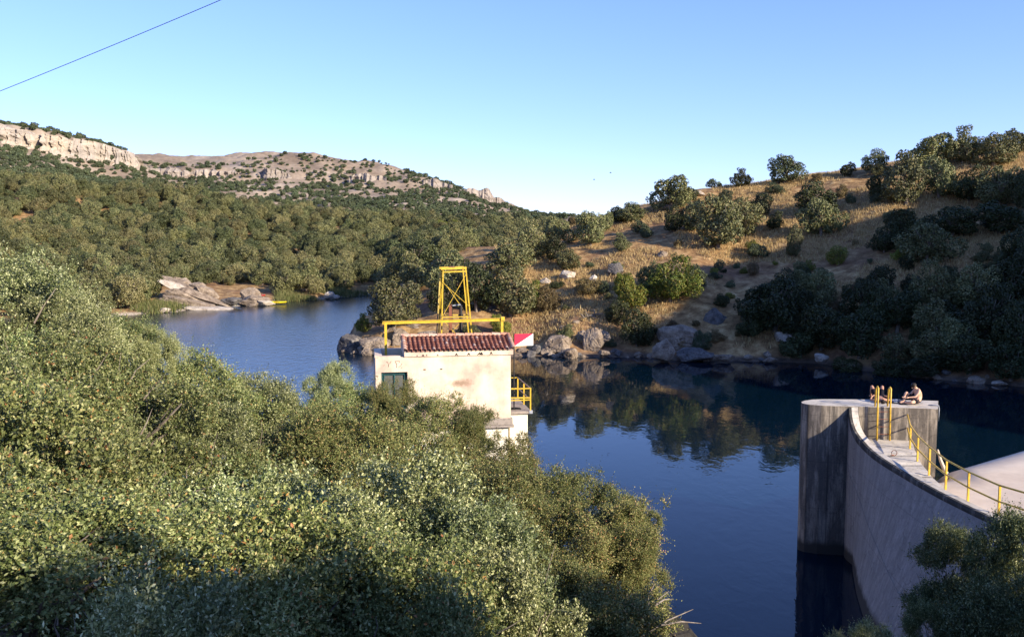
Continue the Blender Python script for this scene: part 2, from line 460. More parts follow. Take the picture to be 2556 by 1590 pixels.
nt.links.new(col, b.inputs['Base Color']); bump(nt, b, d, 0.3, 0.01)

M_white, nt, b = new_mat('whitewash', 0.9, 0.1)
a = noise(nt, coords(nt, (0.3, 0.3, 2)), 2, 4); nt.links.new(ramp(nt, a, [(0.3, (0.68, 0.61, 0.48)), (0.6, (0.82, 0.77, 0.64))]), b.inputs['Base Color'])

M_tile, nt, b = new_mat('roof_tiles', 0.8, 0.2)
v = coords(nt); g = N(nt, 'ShaderNodeNewGeometry'); a = noise(nt, v, 3, 4)
col = ramp(nt, g.outputs['Random Per Island'], [(0, (0.2, 0.075, 0.048)), (0.6, (0.32, 0.13, 0.085)), (0.9, (0.4, 0.2, 0.14)), (1, (0.5, 0.4, 0.33))])
nt.links.new(mix(nt, 0.6, col, ramp(nt, a, [(0.3, g1(0.7)), (0.6, g1(1.1))]), 'MULTIPLY'), b.inputs['Base Color'])
M_ridge, nt, b = new_mat('ridge_tiles', 0.85, 0.2)
g = N(nt, 'ShaderNodeNewGeometry')
nt.links.new(ramp(nt, g.outputs['Random Per Island'], [(0, (0.42, 0.2, 0.13)), (0.5, (0.48, 0.3, 0.22)), (1, (0.5, 0.42, 0.36))]), b.inputs['Base Color'])


def paint(name, col, rough=0.45, spec=0.4, rust=0.25):
    m, nt, b = new_mat(name, rough, spec)
    a = noise(nt, coords(nt), 7, 5, 0.65)
    nt.links.new(ramp(nt, a, [(0.3, tuple(x * 0.6 for x in col)), (0.3 + rust, col)]), b.inputs['Base Color'])
    return m


M_yel = paint('yellow_paint', (0.62, 0.42, 0.035), rust=0.35)
M_yeldam = paint('orange_yellow_paint', (0.66, 0.42, 0.05))
M_yelweath = paint('weathered_yellow_paint', (0.55, 0.4, 0.1))
M_rust = paint('rusty_steel', (0.2, 0.08, 0.05), 0.8, 0.2)
M_black = paint('black_iron', (0.02, 0.02, 0.022), 0.6, 0.3)
M_grey = paint('grey_pipe', (0.3, 0.32, 0.36), 0.5, 0.4)
M_railgrey = paint('worn_rail', (0.22, 0.16, 0.12), 0.7, 0.3)
M_teal = paint('teal_paint', (0.015, 0.085, 0.095), 0.5, 0.3)
M_red = paint('red_paint', (0.75, 0.02, 0.06), 0.45, 0.4, 0.1)
M_signwhite = paint('white_paint', (0.8, 0.8, 0.78), 0.5, 0.4, 0.05)
M_kayak = paint('yellow_plastic', (0.8, 0.6, 0.0), 0.35, 0.5, 0.1)
M_kayakred = paint('red_plastic', (0.65, 0.08, 0.04), 0.4, 0.5, 0.1)
M_slab = paint('slab_concrete', (0.3, 0.26, 0.23), 0.9, 0.1)
M_opening = paint('dark_opening', (0.015, 0.012, 0.01), 0.9, 0.1)  # near black stands in for the shade inside holes and vents
M_glass, nt, b = new_mat('dusty_glass', 0.25, 0.5)
b.inputs['Base Color'].default_value = (0.1, 0.105, 0.1, 1)
M_skin = paint('skin', (0.6, 0.36, 0.24), 0.55, 0.35, 0.1)
M_skin2 = paint('tanned_skin', (0.42, 0.22, 0.14), 0.55, 0.35, 0.1)
M_hair = paint('dark_hair', (0.018, 0.012, 0.01), 0.6, 0.3)
M_shorts = paint('dark_shorts', (0.012, 0.012, 0.018), 0.9, 0.1)
M_towel = paint('dark_blue_cloth', (0.03, 0.04, 0.07), 0.95, 0.1)
M_bottle = paint('pale_green_plastic', (0.5, 0.62, 0.5), 0.3, 0.5)
M_bag = paint('grey_blue_cloth', (0.25, 0.28, 0.35), 0.9, 0.1)

# ------------------------------------------------------------------ the ground: heights as control profiles over the real plan
def zf(y, D):
    d = ray(1278, y)
    return CAMZ + D * d[2] / d[1]


def col(x, near, far):
    """x = photograph column; near = [(D, z)], far = [(D, z)], D measured along the view axis"""
    az = math.degrees(math.atan((x - 1278) / FPX))
    c = math.cos(math.radians(az))
    L = sorted(near + far)
    return az, [(d / c, z) for d, z in L]


def far_up(y0, D0, pts, **k): return [(D0 - 6, -2), (D0 - 0.6, -0.35), (D0, 0.05), (D0 + 2.5, 0.7)] + [(D, zf(y, D)) for y, D in pts]


nearL = [(0, 10.9), (3, 10.2), (8, 8.2), (14, 7.0), (22, 4.2), (30, 1.0), (36, -2)]
nearM = [(0, 10.9), (3, 9.8), (8, 7.2), (15, 4.6), (25, 1.2), (30, -0.6), (34, -2)]
nearH = [(0, 10.9), (3, 9.6), (10, 5.6), (18, 2.6), (25, 0.5), (30, -1), (34, -2)]
nearR = [(0, 10.9), (3, 9.3), (8, 5.4), (13, 2.4), (18, -0.4), (22, -2)]
nearRR = [(0, 10.9), (3, 9.8), (8, 6.2), (13, 4.2), (18, 2.2), (22, -2)]
COLS = [
    col(-350, nearL, far_up(0, 130, [(660, 200), (500, 300), (475, 330), (500, 370), (320, 575), (318, 590), (270, 602), (272, 900), (290, 3000), (330, 8000)])),
    col(0, nearL, far_up(0, 138, [(680, 200), (545, 290), (487, 330), (478, 345), (500, 390), (400, 560), (365, 652), (363, 656), (316, 661), (322, 900), (345, 3000), (400, 8000)])),
    col(120, nearL, far_up(0, 141, [(680, 205), (552, 290), (492, 330), (484, 345), (505, 390), (420, 580), (386, 678), (384, 682), (336, 688), (336, 900), (350, 3000), (400, 8000)])),
    col(240, nearL, far_up(0, 146, [(680, 205), (560, 290), (498, 335), (492, 345), (512, 390), (450, 580), (416, 716), (414, 720), (364, 726), (366, 900), (372, 3000), (400, 8000)])),
    col(330, nearM, far_up(0, 151, [(690, 205), (565, 290), (506, 335), (500, 345), (520, 390), (470, 600), (432, 745), (429, 750), (392, 758), (396, 900), (398, 3000), (440, 8000)])),
    col(352, nearM, far_up(0, 153, [(690, 205), (568, 290), (508, 335), (502, 345), (522, 390), (476, 600), (440, 780), (432, 850), (405, 900), (394, 980), (394, 1100), (420, 3000), (470, 8000)])),
    col(420, nearM, far_up(0, 156, [(695, 205), (575, 290), (515, 335), (509, 345), (530, 390), (485, 600), (458, 850), (452, 880), (425, 892), (394, 1000), (394, 1100), (420, 3000), (470, 8000)])),
    col(500, nearM, far_up(0, 164, [(700, 210), (585, 290), (520, 340), (516, 350), (535, 400), (495, 620), (462, 850), (456, 880), (428, 892), (395, 1000), (395, 1100), (420, 3000), (470, 8000)])),
    col(640, nearM, far_up(0, 173, [(700, 215), (595, 290), (532, 340), (528, 352), (548, 400), (500, 640), (470, 850), (462, 880), (436, 892), (391, 1000), (391, 1100), (420, 3000), (470, 8000)])),
    col(780, nearM, far_up(0, 188, [(700, 220), (600, 300), (543, 345), (538, 355), (558, 400), (505, 650), (470, 850), (455, 892), (393, 1000), (394, 1100), (420, 3000), (480, 8000)])),
    col(818, nearM, far_up(0, 193, [(700, 225), (605, 300), (547, 345), (542, 355), (560, 400), (505, 650), (470, 850), (455, 892), (396, 1000), (397, 1100), (430, 3000), (490, 8000)])),
    col(845, nearM, [(98, -2), (100, -0.1), (103, 0.6), (107, 0.5), (111, -0.3), (114, -2)] + far_up(0, 197, [(700, 228), (605, 300), (549, 345), (544, 355), (562, 400), (505, 650), (472, 850), (455, 892), (400, 1000), (402, 1100), (440, 3000), (500, 8000)])),
    col(900, nearM, [(94, -2), (98.5, 0), (102, 1.5), (110, 2.2), (122, 2), (132, -0.5), (136, -2)] + far_up(0, 203, [(700, 230), (610, 300), (553, 345), (548, 355), (565, 400), (510, 650), (475, 850), (458, 892), (406, 1000), (408, 1100), (440, 3000), (510, 8000)])),
    col(950, nearH, [(93, -2), (97.5, 0), (101, 2), (112, 3.2), (128, 3), (142, -0.5), (146, -2)] + far_up(0, 208, [(700, 233), (610, 300), (556, 345), (550, 355), (567, 400), (512, 650), (478, 850), (462, 892), (411, 1000), (414, 1100), (460, 3000), (520, 8000)])),
    col(1010, nearH, [(92, -2), (97, 0), (101, 2.4), (112, 4), (135, 6.5), (160, 6), (190, 5), (230, 6), (300, zf(612, 300)), (355, zf(555, 355)), (400, zf(570, 400)), (650, zf(518, 650)), (892, zf(470, 892)), (1000, zf(424, 1000)), (1100, zf(430, 1100)), (3000, zf(500, 3000)), (8000, zf(560, 8000))]),
    col(1120, nearH, [(91, -2), (96, 0), (100, 2.2), (112, 5), (130, 8.5), (165, 11), (220, 9), (300, zf(614, 300)), (355, zf(562, 355)), (400, zf(575, 400)), (650, zf(530, 650)), (892, zf(490, 892)), (1000, zf(455, 1000)), (1100, zf(465, 1100)), (3000, zf(540, 3000)), (8000, zf(585, 8000))]),
    col(1240, nearH, [(91, -2), (96, 0), (100, 1.7), (112, 5.4), (128, 9.5), (160, 12), (220, 9), (300, zf(612, 300)), (355, zf(572, 355)), (400, zf(580, 400)), (650, zf(548, 650)), (892, zf(525, 892)), (1000, zf(503, 1000)), (1100, zf(515, 1100)), (3000, zf(570, 3000)), (8000, zf(592, 8000))]),
    col(1330, nearR, [(91, -2), (97, 0), (103, zf(835, 103)), (112, zf(750, 112)), (126, zf(655, 126)), (140, zf(600, 140)), (160, 13.5), (220, 9), (355, zf(580, 355)), (650, zf(560, 650)), (1000, zf(533, 1000)), (1100, zf(545, 1100)), (3000, zf(580, 3000)), (8000, zf(595, 8000))]),
    col(1440, nearR, [(91, -2), (96, 0), (102, zf(800, 102)), (112, zf(720, 112)), (125, zf(640, 125)), (140, zf(582, 140)), (150, zf(561, 150)), (220, 9), (400, zf(585, 400)), (1000, zf(549, 1000)), (1200, zf(560, 1200)), (3000, zf(585, 3000)), (8000, zf(596, 8000))]),
    col(1600, nearR, [(90, -2), (96, 0), (101, zf(805, 101)), (112, zf(700, 112)), (124, zf(622, 124)), (138, zf(560, 138)), (150, zf(520, 150)), (158, zf(516, 158)), (220, 12), (400, 10), (1000, zf(572, 1000)), (8000, zf(598, 8000))]),
    col(1720, nearR, [(88, -2), (93, 0), (98, zf(825, 98)), (110, zf(690, 110)), (125, zf(600, 125)), (138, zf(540, 138)), (151, zf(480, 151)), (160, zf(480, 160)), (220, 15), (400, 10), (1000, zf(580, 1000)), (8000, zf(598, 8000))]),
    col(1850, nearR, [(88, -2), (93, 0), (98, zf(815, 98)), (112, zf(690, 112)), (127, zf(600, 127)), (140, zf(520, 140)), (153, zf(468, 153)), (163, zf(467, 163)), (230, 18), (400, 10), (1000, zf(585, 1000)), (8000, zf(598, 8000))]),
    col(2050, nearR, [(86, -2), (91, 0), (97, zf(790, 97)), (108, zf(690, 108)), (125, zf(580, 125)), (138, zf(500, 138)), (153, zf(440, 153)), (165, zf(438, 165)), (240, 20), (400, 10), (8000, zf(598, 8000))]),
    col(2200, nearRR, [(80, -2), (85, 0), (90, zf(810, 90)), (103, zf(695, 103)), (115, zf(600, 115)), (132, zf(500, 132)), (152, zf(412, 152)), (165, zf(408, 165)), (250, 25), (400, 10), (8000, zf(598, 8000))]),
    col(2400, nearRR, [(75, -2), (79.5, 0), (86, zf(825, 86)), (100, zf(682, 100)), (115, zf(575, 115)), (132, zf(470, 132)), (150, zf(375, 150)), (165, zf(368, 165)), (250, 28), (400, 12), (8000, zf(598, 8000))]),
    col(2556, nearRR, [(72, -2), (76.5, 0), (84, zf(805, 84)), (100, zf(655, 100)), (115, zf(545, 115)), (130, zf(455, 130)), (148, zf(366, 148)), (165, zf(358, 165)), (250, 30), (400, 15), (8000, zf(598, 8000))]),
]
rR = [(0, 10.9), (3, 10), (9, 7), (15, 5), (22, 3), (28, -2)]
COLS += [
    (37.0, rR + [(84, -2), (90, 0.3), (102, 8), (140, 24), (175, 36), (300, 32), (8000, 20)]),
    (45.0, rR + [(76, -2), (82, 0.3), (100, 18), (125, 33), (150, 38), (300, 34), (8000, 20)]),
    (55.0, rR + [(68, -2), (74, 0.3), (100, 23), (128, 44), (160, 45), (300, 34), (8000, 20)]),
    (65.0, rR + [(60, -2), (66, 0.3), (90, 22), (116, 49), (150, 50), (300, 38), (8000, 20)]),
    (78.0, [(0, 10.9), (20, 9), (50, 6), (80, 18), (108, 47), (150, 48), (300, 34), (8000, 20)]),
    (88.0, [(0, 10.9), (20, 10.5), (50, 8), (80, 12), (120, 24), (150, 27), (300, 27), (8000, 20)]),
    (110.0, [(0, 10.9), (20, 11), (50, 11), (120, 16), (300, 20), (8000, 20)]),
    (180.0, [(0, 10.9), (20, 11.5), (50, 13), (120, 18), (300, 30), (8000, 60)]),
    (250.0, [(0, 10.9), (20, 11.5), (50, 13), (120, 20), (300, 40), (8000, 70)]),
    (290.0, [(0, 10.9), (20, 10), (40, 7), (80, 3), (120, 6), (300, 30), (600, 80), (8000, 90)]),
    (315.0, [(0, 10.9), (20, 8), (40, 2), (50, -2), (130, -2), (136, 0.3), (330, 32), (430, 30), (600, 85), (8000, 90)]),
]
COLS = [(((a + 180) % 360) - 180, L) for a, L in COLS]
COLS.sort(key=lambda c: c[0])
COLS = [(COLS[-1][0] - 360, COLS[-1][1])] + COLS + [(COLS[0][0] + 360, COLS[0][1])]
CAZ = np.array([c[0] for c in COLS])


def ground(X, Y, rough=True):
    X = np.atleast_1d(np.asarray(X, float)); Y = np.atleast_1d(np.asarray(Y, float))
    az = np.degrees(np.arctan2(X, Y)); Rr = np.hypot(X, Y)
    out = np.zeros_like(X)
    idx = np.clip(np.searchsorted(CAZ, az, side='right') - 1, 0, len(CAZ) - 2)
    for i in np.unique(idx):
        m = idx == i
        t = (az[m] - CAZ[i]) / max(1e-9, CAZ[i + 1] - CAZ[i])
        t = t * t * (3 - 2 * t) * 0.5 + t * 0.5
        a = np.interp(Rr[m], *zip(*COLS[i][1])); b_ = np.interp(Rr[m], *zip(*COLS[i + 1][1]))
        out[m] = a * (1 - t) + b_ * t
    if rough:
        amp = np.clip((out + 0.6) / 2.5, 0, 1)
        n = fbm(X / 9, Y / 9, seed=3) * 0.35 + fbm(X / 2.2, Y / 2.2, seed=5, octaves=3) * 0.12
        n = n * np.clip(Rr / 8, 0, 1)
        n = n + fbm(X / 45, Y / 45, seed=9) * np.clip((Rr - 160) / 400, 0, 1) * 5.0
        out = out + n * amp
    return out


def gz(x, y): return float(ground([x], [y])[0])


def ground_hit(px, py, d0=60, d1=1400):
    """where the sight line through a photograph pixel meets the ground"""
    D = np.geomspace(d0, d1, 1500)
    d = ray(px, py)
    X = d[0] / d[1] * D; Z = CAMZ + d[2] / d[1] * D
    g = ground(X, D)
    w = np.where(g >= Z)[0]
    if len(w) == 0: 
        k = int(np.argmin(Z - g))
    else: k = int(w[0])
    return X[k], D[k], g[k]


azs = np.unique(np.concatenate([np.arange(-180, -37, 2.5), np.arange(-37, 37, 0.07), np.arange(37, 180.01, 2.5)]))
rad = np.concatenate([np.linspace(0.3, 40, 90), np.geomspace(40.5, 420, 330), np.geomspace(422, 1200, 170), np.geomspace(1210, 9000, 40)])
A, RR = np.meshgrid(np.radians(azs), rad, indexing='ij')
GX, GY = RR * np.sin(A), RR * np.cos(A)
GZ = ground(GX.ravel(), GY.ravel())
o = link('ground', mesh_np('ground', np.stack([GX.ravel(), GY.ravel(), GZ], -1), grid_faces(len(azs), len(rad))[:, ::-1], [M_ground], smooth=True))
tag(o, kind='structure')
# the water
me = mesh_np('water', [(-1500, -20, 0), (1500, -20, 0), (1500, 700, 0), (-1500, 700, 0)], [(0, 1, 2, 3)], [M_water])
tag(link('water', me), kind='structure')


# ------------------------------------------------------------------ cliffs
def cliff(name, pts, seed, depth=6.0, nv=46, step=0.9, ragged=4.0, back=10, mat=None):
    """pts: (px, ytop, ybottom, D); a broken rock face with a cap running back into the hill"""
    P = [(pt(x, yt, D), pt(x, yb, D)) for x, yt, yb, D in pts]
    T = np.array([p[0] for p in P]); B = np.array([p[1] for p in P])
    s = np.concatenate([[0], np.cumsum(np.hypot(*(np.diff(T[:, :2], axis=0).T)))])
    n = max(8, int(s[-1] / step)); q = np.linspace(0, s[-1], n)
    T = np.stack([np.interp(q, s, T[:, k]) for k in range(3)], -1); B = np.stack([np.interp(q, s, B[:, k]) for k in range(3)], -1)
    env = np.clip(np.minimum(q, s[-1] - q) / (s[-1] * 0.12 + 1), 0.0, 1)
    T[:, 2] += fbm(q / 9, q * 0, seed=seed) * ragged * 0.5 * env
    B[:, 2] -= 2.5 + fbm(q / 14, q * 0, seed=seed + 5) * ragged * 0.6
    tt = np.linspace(0, 1, nv)
    G = B[:, None, :] * (1 - tt[None, :, None]) + T[:, None, :] * tt[None, :, None]
    Q = np.broadcast_to(q[:, None], G.shape[:2])
    H = G[..., 2]
    col_ = np.abs(vnoise(Q / 7.0, H / 60, seed=seed + 1)) * 0.9 + np.abs(vnoise(Q / 2.6, H / 25, seed=seed + 2)) * 0.45
    led = vnoise(Q / 30, H / 3.2, seed=seed + 3) * 0.35
    dis = (col_ + led + fbm(Q / 2.0, H / 2.0, seed=seed + 4, octaves=3) * 0.16 + (tt[None, :] * 0.6))
    G = G.copy(); G[..., 1] += (dis - 0.4) * depth * (0.4 + 0.6 * env[:, None])
    cap = G[:, -1:, :].copy(); cap[..., 1] += back; cap[..., 2] -= 0.6
    G = np.concatenate([G, cap], 1)
    me = mesh_np(name, G.reshape(-1, 3), grid_faces(n, nv + 1), [mat or M_lime], smooth=False)
    return tag(link(name, me), kind='structure')


cliff('limestone_cliff', [(-420, 262, 345, 595), (-200, 286, 352, 620), (0, 310, 364, 650), (60, 325, 378, 662), (130, 337, 392, 676), (200, 350, 408, 700), (260, 364, 421, 720), (315, 378, 430, 740), (334, 392, 432, 750), (345, 412, 432, 768)], 11, 11.0, 60, 0.7, 2.5)
for i, (p, d_) in enumerate([
    ([(352, 412, 440, 872), (400, 420, 452, 876), (460, 424, 456, 880), (520, 428, 460, 884), (580, 428, 452, 886), (610, 436, 446, 890)], 7),
    ([(640, 432, 455, 884), (665, 424, 468, 878), (700, 430, 460, 884), (730, 446, 458, 888)], 6),
    ([(690, 400, 408, 985), (740, 398, 410, 985), (790, 402, 408, 985)], 4),
    ([(870, 444, 456, 895), (900, 434, 458, 892), (935, 440, 456, 895), (965, 442, 450, 898)], 5),
    ([(1015, 460, 476, 905), (1045, 452, 478, 902), (1085, 452, 476, 905), (1130, 462, 478, 908)], 5),
    ([(1110, 470, 480, 930), (1150, 466, 486, 930), (1195, 472, 490, 935), (1222, 474, 498, 938), (1232, 490, 500, 940)], 5),
    ([(1225, 492, 502, 955), (1245, 492, 508, 955), (1263, 500, 516, 958), (1272, 512, 520, 960)], 4),
    ([(1290 - 250, 444, 452, 985), (1290 - 210, 448, 458, 985), (1290 - 170, 455, 462, 985)], 4),
]):
    cliff('limestone_outcrop', p, 31 + i * 7, d_, 22, 0.9, 4.5, 14, M_limegrey)

# ------------------------------------------------------------------ rocks
bm = bmesh.new(); bmesh.ops.create_icosphere(bm, subdivisions=5, radius=1.0)
ICO_V = np.array([v.co[:] for v in bm.verts]); ICO_F = np.array([[v.index for v in f.verts] for f in bm.faces]); bm.free()


def boulder_mesh(seed, mat, planes=20, sharp=0.93):
    r = np.random.default_rng(seed)
    n = r.normal(size=(planes, 3)); n /= np.linalg.norm(n, axis=1)[:, None]
    h = r.uniform(0.58, 0.98, planes)
    d = ICO_V @ n.T
    rr = np.where(d > 0.05, h[None, :] / np.maximum(d, 0.05), 9).min(1)
    rr = np.minimum(rr, 1.15) * sharp + (1 - sharp)
    q = ICO_V * 2.2
    rr = rr * (1 + 0.07 * fbm(q[:, 0] + seed, q[:, 1], q[:, 2], seed=seed, octaves=4) - 0.07 * np.clip(1 - np.abs(vnoise(q[:, 0] * 0.8, q[:, 1] * 0.8, q[:, 2] * 1.6, seed=seed + 3)) * 8, 0, 1))
    return mesh_np('boulder', ICO_V * rr[:, None], ICO_F, [mat], smooth=False)


def boulder(px, pb, wpx, hpx, label, mat, seed, D=None, deep=0.8, tilt=(0, 0, 0), group=None, name='boulder', sink=0.12):
    """px, pb: photograph pixel of the middle of its foot"""
    if D is None: X, Y, Z = ground_hit(px, pb, 20)
    else: X, Y, Z = pt(px, pb, D)
    w = wpx * Y / FPX; h = hpx * Y / FPX
    o = link(name, boulder_mesh(seed, mat), None, (X, Y + w * deep * 0.35, Z + h * (0.5 - sink)), [R(t) for t in tilt])
    o.scale = (w * 0.52, w * 0.52 * deep, h * 0.6)
    return tag(o, label, 'rock', group)


SHR = 'grey boulders along the right shore'
boulder(1392, 889, 100, 56, 'broad grey boulder in the sun right of the red and white sign', M_rock, 3, 97)
boulder(1426, 898, 44, 34, 'small rounded grey boulder in front of the broad sunlit one', M_rock, 4, 94.5)
boulder(1478, 884, 56, 62, 'upright blocky grey boulder at the right end of the sunlit shore rocks', M_rock, 5, 97)
boulder(1456, 862, 52, 40, 'grey boulder wedged behind the upright blocky one', M_rock, 6, 99)
boulder(1508, 888, 34, 16, 'flat pale stone at the waterline right of the sunlit boulders', M_rock, 8, 95)
boulder(1500, 866, 44, 44, 'leaning grey boulder beside the dark shrub at the water', M_rock, 9, 98)
boulder(1722, 893, 150, 78, 'huge sloping grey boulder half in shadow on the middle of the right shore', M_rock, 12, 95, 0.7, (0, 10, 0))
boulder(1665, 902, 62, 58, 'two humped boulder with a sunlit top at the water edge left of the huge one', M_rock, 13, 91)
boulder(1738, 902, 110, 36, 'low dark boulder at the foot of the huge sloping one', M_rockdark, 14, 92)
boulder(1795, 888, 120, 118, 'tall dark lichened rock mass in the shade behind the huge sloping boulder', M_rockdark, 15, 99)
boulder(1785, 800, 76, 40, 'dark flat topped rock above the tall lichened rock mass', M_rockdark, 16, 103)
boulder(1812, 903, 52, 22, 'small flat stone at the waterline under the shaded trees', M_rock, 17, 91)
boulder(1962, 862, 60, 34, 'pale rock deep in the shade between dark shrubs', M_rockpale, 18)
boulder(2052, 905, 34, 26, 'small grey stone on the shaded waterline left of the sunbathers', M_rockpale, 19, 89)
boulder(1925, 905, 40, 14, 'flat stones on the shaded waterline', M_rock, 20, 91, group='flat stones on the shaded waterline')
boulder(2120, 918, 50, 12, 'flat stones on the shaded waterline', M_rock, 21, 86, group='flat stones on the shaded waterline')
boulder(2500, 962, 44, 12, 'flat stones on the shaded waterline', M_rockpale, 22, 77, group='flat stones on the shaded waterline')
# the promontory behind the gatehouse
boulder(872, 882, 80, 58, 'dark overhanging boulder at the tip of the promontory', M_rockdark, 25, 100, 0.8, (0, -12, 0))
boulder(940, 886, 84, 50, 'grey brown boulder under the promontory tree left of the yellow post', M_rock, 26, 98)
boulder(1002, 884, 78, 60, 'large grey boulder behind the left yellow post', M_rock, 27, 98.5)
boulder(972, 836, 46, 28, 'rounded pale boulder on top of the promontory rocks left of the yellow post', M_rock, 28, 101)
boulder(1030, 836, 76, 32, 'long pale boulder under the yellow beam', M_rock, 29, 101.5)
boulder(1068, 862, 56, 40, 'cracked boulder behind the tiled roof edge', M_rock, 30, 99)
boulder(1100, 800, 40, 50, 'grey rock in the shade under trees left of the hoist tower', M_rock, 33, 108)
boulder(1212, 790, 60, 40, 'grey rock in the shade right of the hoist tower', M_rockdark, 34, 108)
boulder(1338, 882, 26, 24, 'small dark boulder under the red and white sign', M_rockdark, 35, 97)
# hillside
boulder(1420, 700, 44, 24, 'pale broken rock on the red earth of the hillside', M_rockpale, 40)
boulder(1362, 712, 32, 16, 'small pale rock left of the broken rock on the red earth', M_rockpale, 41)
boulder(1482, 704, 24, 18, 'small square pale rock on the red earth of the slope', M_rockpale, 42)
boulder(1536, 690, 44, 34, 'dark rock beside the yellow green shrubs', M_rockdark, 43)
boulder(1656, 643, 26, 20, 'lone grey rock in the dry grass of the bright slope', M_rock, 44)
boulder(1738, 492, 70, 18, 'low pale rock slab on the right skyline beside a round tree', M_rockpale, 45)
boulder(1404, 825, 16, 10, 'small stone on the bare earth above the sunlit boulders', M_rock, 46)
boulder(1438, 812, 18, 12, 'brown stone on the bare earth path above the shore', M_rock, 47)
# outcrop of tilted slabs on the left shore
def slab(cx, cy, wpx, hpx, ang, D, label, mat, seed, depth=3.0):
    """a long bedded slab dipping to the right"""
    p = pt(cx, cy, D); k = D / FPX
    o = link('rock_slab', boulder_mesh(seed, mat, 12, 0.95), None, tuple(p), (R(8), R(ang), R(6)))
    o.scale = (wpx * k * 0.56, depth * 0.5, hpx * k * 0.62)
    return tag(o, label, 'rock')
slab(412, 700, 40, 20, 18, 170, 'rounded top block at the upper left end of the tilted outcrop', M_rock, 51)
slab(446, 702, 32, 20, 15, 170.5, 'second rounded block from the left on the tilted outcrop', M_rock, 52)
slab(452, 712, 92, 15, 24, 168.5, 'dark edged long slab at the left under the rounded blocks', M_rock, 49)
slab(464, 709, 34, 22, 12, 170, 'third rounded block on the tilted outcrop', M_rock, 53)
slab(494, 716, 36, 22, 25, 169, 'sloping block right of the three rounded ones', M_rock, 54)
slab(525, 732, 56, 17, 28, 168, 'narrow slab dipping right above the landing of the outcrop', M_rock, 48)
slab(462, 727, 120, 15, 25, 167, 'long slanting slab across the upper middle of the outcrop', M_rockpale, 55)
slab(520, 746, 110, 15, 23, 166, 'slanting slab along the middle right of the outcrop', M_rock, 56)
slab(470, 745, 130, 22, 20, 165.5, 'broad slanting slab above the water on the tilted outcrop', M_rock, 50)
slab(490, 762, 150, 22, 12, 164, 'broad pale slab running down into the water on the left shore', M_rock, 57, 4)
slab(500, 771, 130, 9, 2, 162.5, 'low pale ledge at the waterline of the outcrop', M_rockpale, 58, 4)
boulder(575, 762, 48, 22, 'dark low rock right of the slanting slabs', M_rockdark, 59, 166)
boulder(634, 764, 84, 30, 'grey hump of rock left of the yellow kayak', M_rock, 60, 171.5)
boulder(622, 750, 56, 34, 'higher back part of the rocks by the kayaks', M_rock, 61, 175)
boulder(655, 762, 56, 14, 'pale toe of rock just left of the yellow kayak', M_rockpale, 62, 171)
boulder(822, 744, 30, 18, 'white rock pile at the far waterline right of the reeds', M_rockpale, 63, 190)
boulder(838, 745, 18, 10, 'small white rock right of the rock pile on the far shore', M_rockpale, 64, 190)
boulder(406, 780, 30, 12, 'pale stone at the waterline left of the outcrop', M_rockpale, 65, 155)
boulder(252, 706, 36, 12, 'pale flat rock half hidden among the oaks above the left shore', M_rockpale, 66)
# dark rock at the foot of the near bank
boulder(1668, 1625, 150, 100, 'dark boulder at the bottom of the near bank by the bare branches', M_rockblack, 70, 23, 0.9)


# ------------------------------------------------------------------ vegetation
def unit(v): return v / np.maximum(np.linalg.norm(v, axis=-1, keepdims=True), 1e-9)


def leaf_quads(P, Nn, size, aspect, r, spread=0.9, direction=None):
    n = len(P)
    nn = unit(Nn + r.normal(size=(n, 3)) * spread)
    t = r.normal(size=(n, 3)) if direction is None else direction + r.normal(size=(n, 3)) * 0.35
    t = unit(t - nn * np.sum(t * nn, 1)[:, None]); b_ = np.cross(nn, t)
    L = (size * r.uniform(0.65, 1.35, n))[:, None]; W = L * aspect
    V = np.stack([P - t * L * 0.5, P + b_ * W * 0.5 + nn * L * 0.06, P + t * L * 0.5, P - b_ * W * 0.5 + nn * L * 0.06], 1).reshape(-1, 3)
    return V, np.arange(4 * n).reshape(-1, 4)


def lobes(r, n, H, low=0.15, spread=0.68, rr=(0.26, 0.42)):
    d = unit(r.normal(size=(n, 3)))
    d[:, 2] = d[:, 2] * 0.95 + 0.12
    rad_ = r.uniform(*rr, n)
    c = d * (r.uniform(0.45, 1.0, n) ** 0.6 * spread)[:, None]
    z = low + rad_ * 0.8 + (c[:, 2] + spread) / (2 * spread) * (H - low - 1.6 * rad_)
    return np.stack([c[:, 0], c[:, 1], z], -1), rad_


def mounds(r, n, H, low, rr):
    m = r.integers(3, 6); mc = []
    a0 = r.uniform(0, 6.28)
    for k in range(m):
        a = a0 + 6.28 * k / m + r.uniform(-.5, .5); e = r.uniform(0.2, 0.5)
        mc.append((math.cos(a) * e, math.sin(a) * e, r.uniform(0.42, 0.6), r.uniform(0.55, 1.0) * H))
    mc[0] = (mc[0][0] * .4, mc[0][1] * .4, 0.55, H)
    c, ra = [], []
    for k in range(n):
        cx, cy, mr, mh = mc[r.integers(0, m)]
        d = r.normal(size=3); d /= np.linalg.norm(d)
        q = r.uniform(*rr)
        rad = mr - q * 0.6
        hz = (mh - low) * 0.5
        c.append((cx + d[0] * rad, cy + d[1] * rad, low + hz + d[2] * max(0.05, hz - q * 0.9))); ra.append(q)
    return np.array(c), np.array(ra)


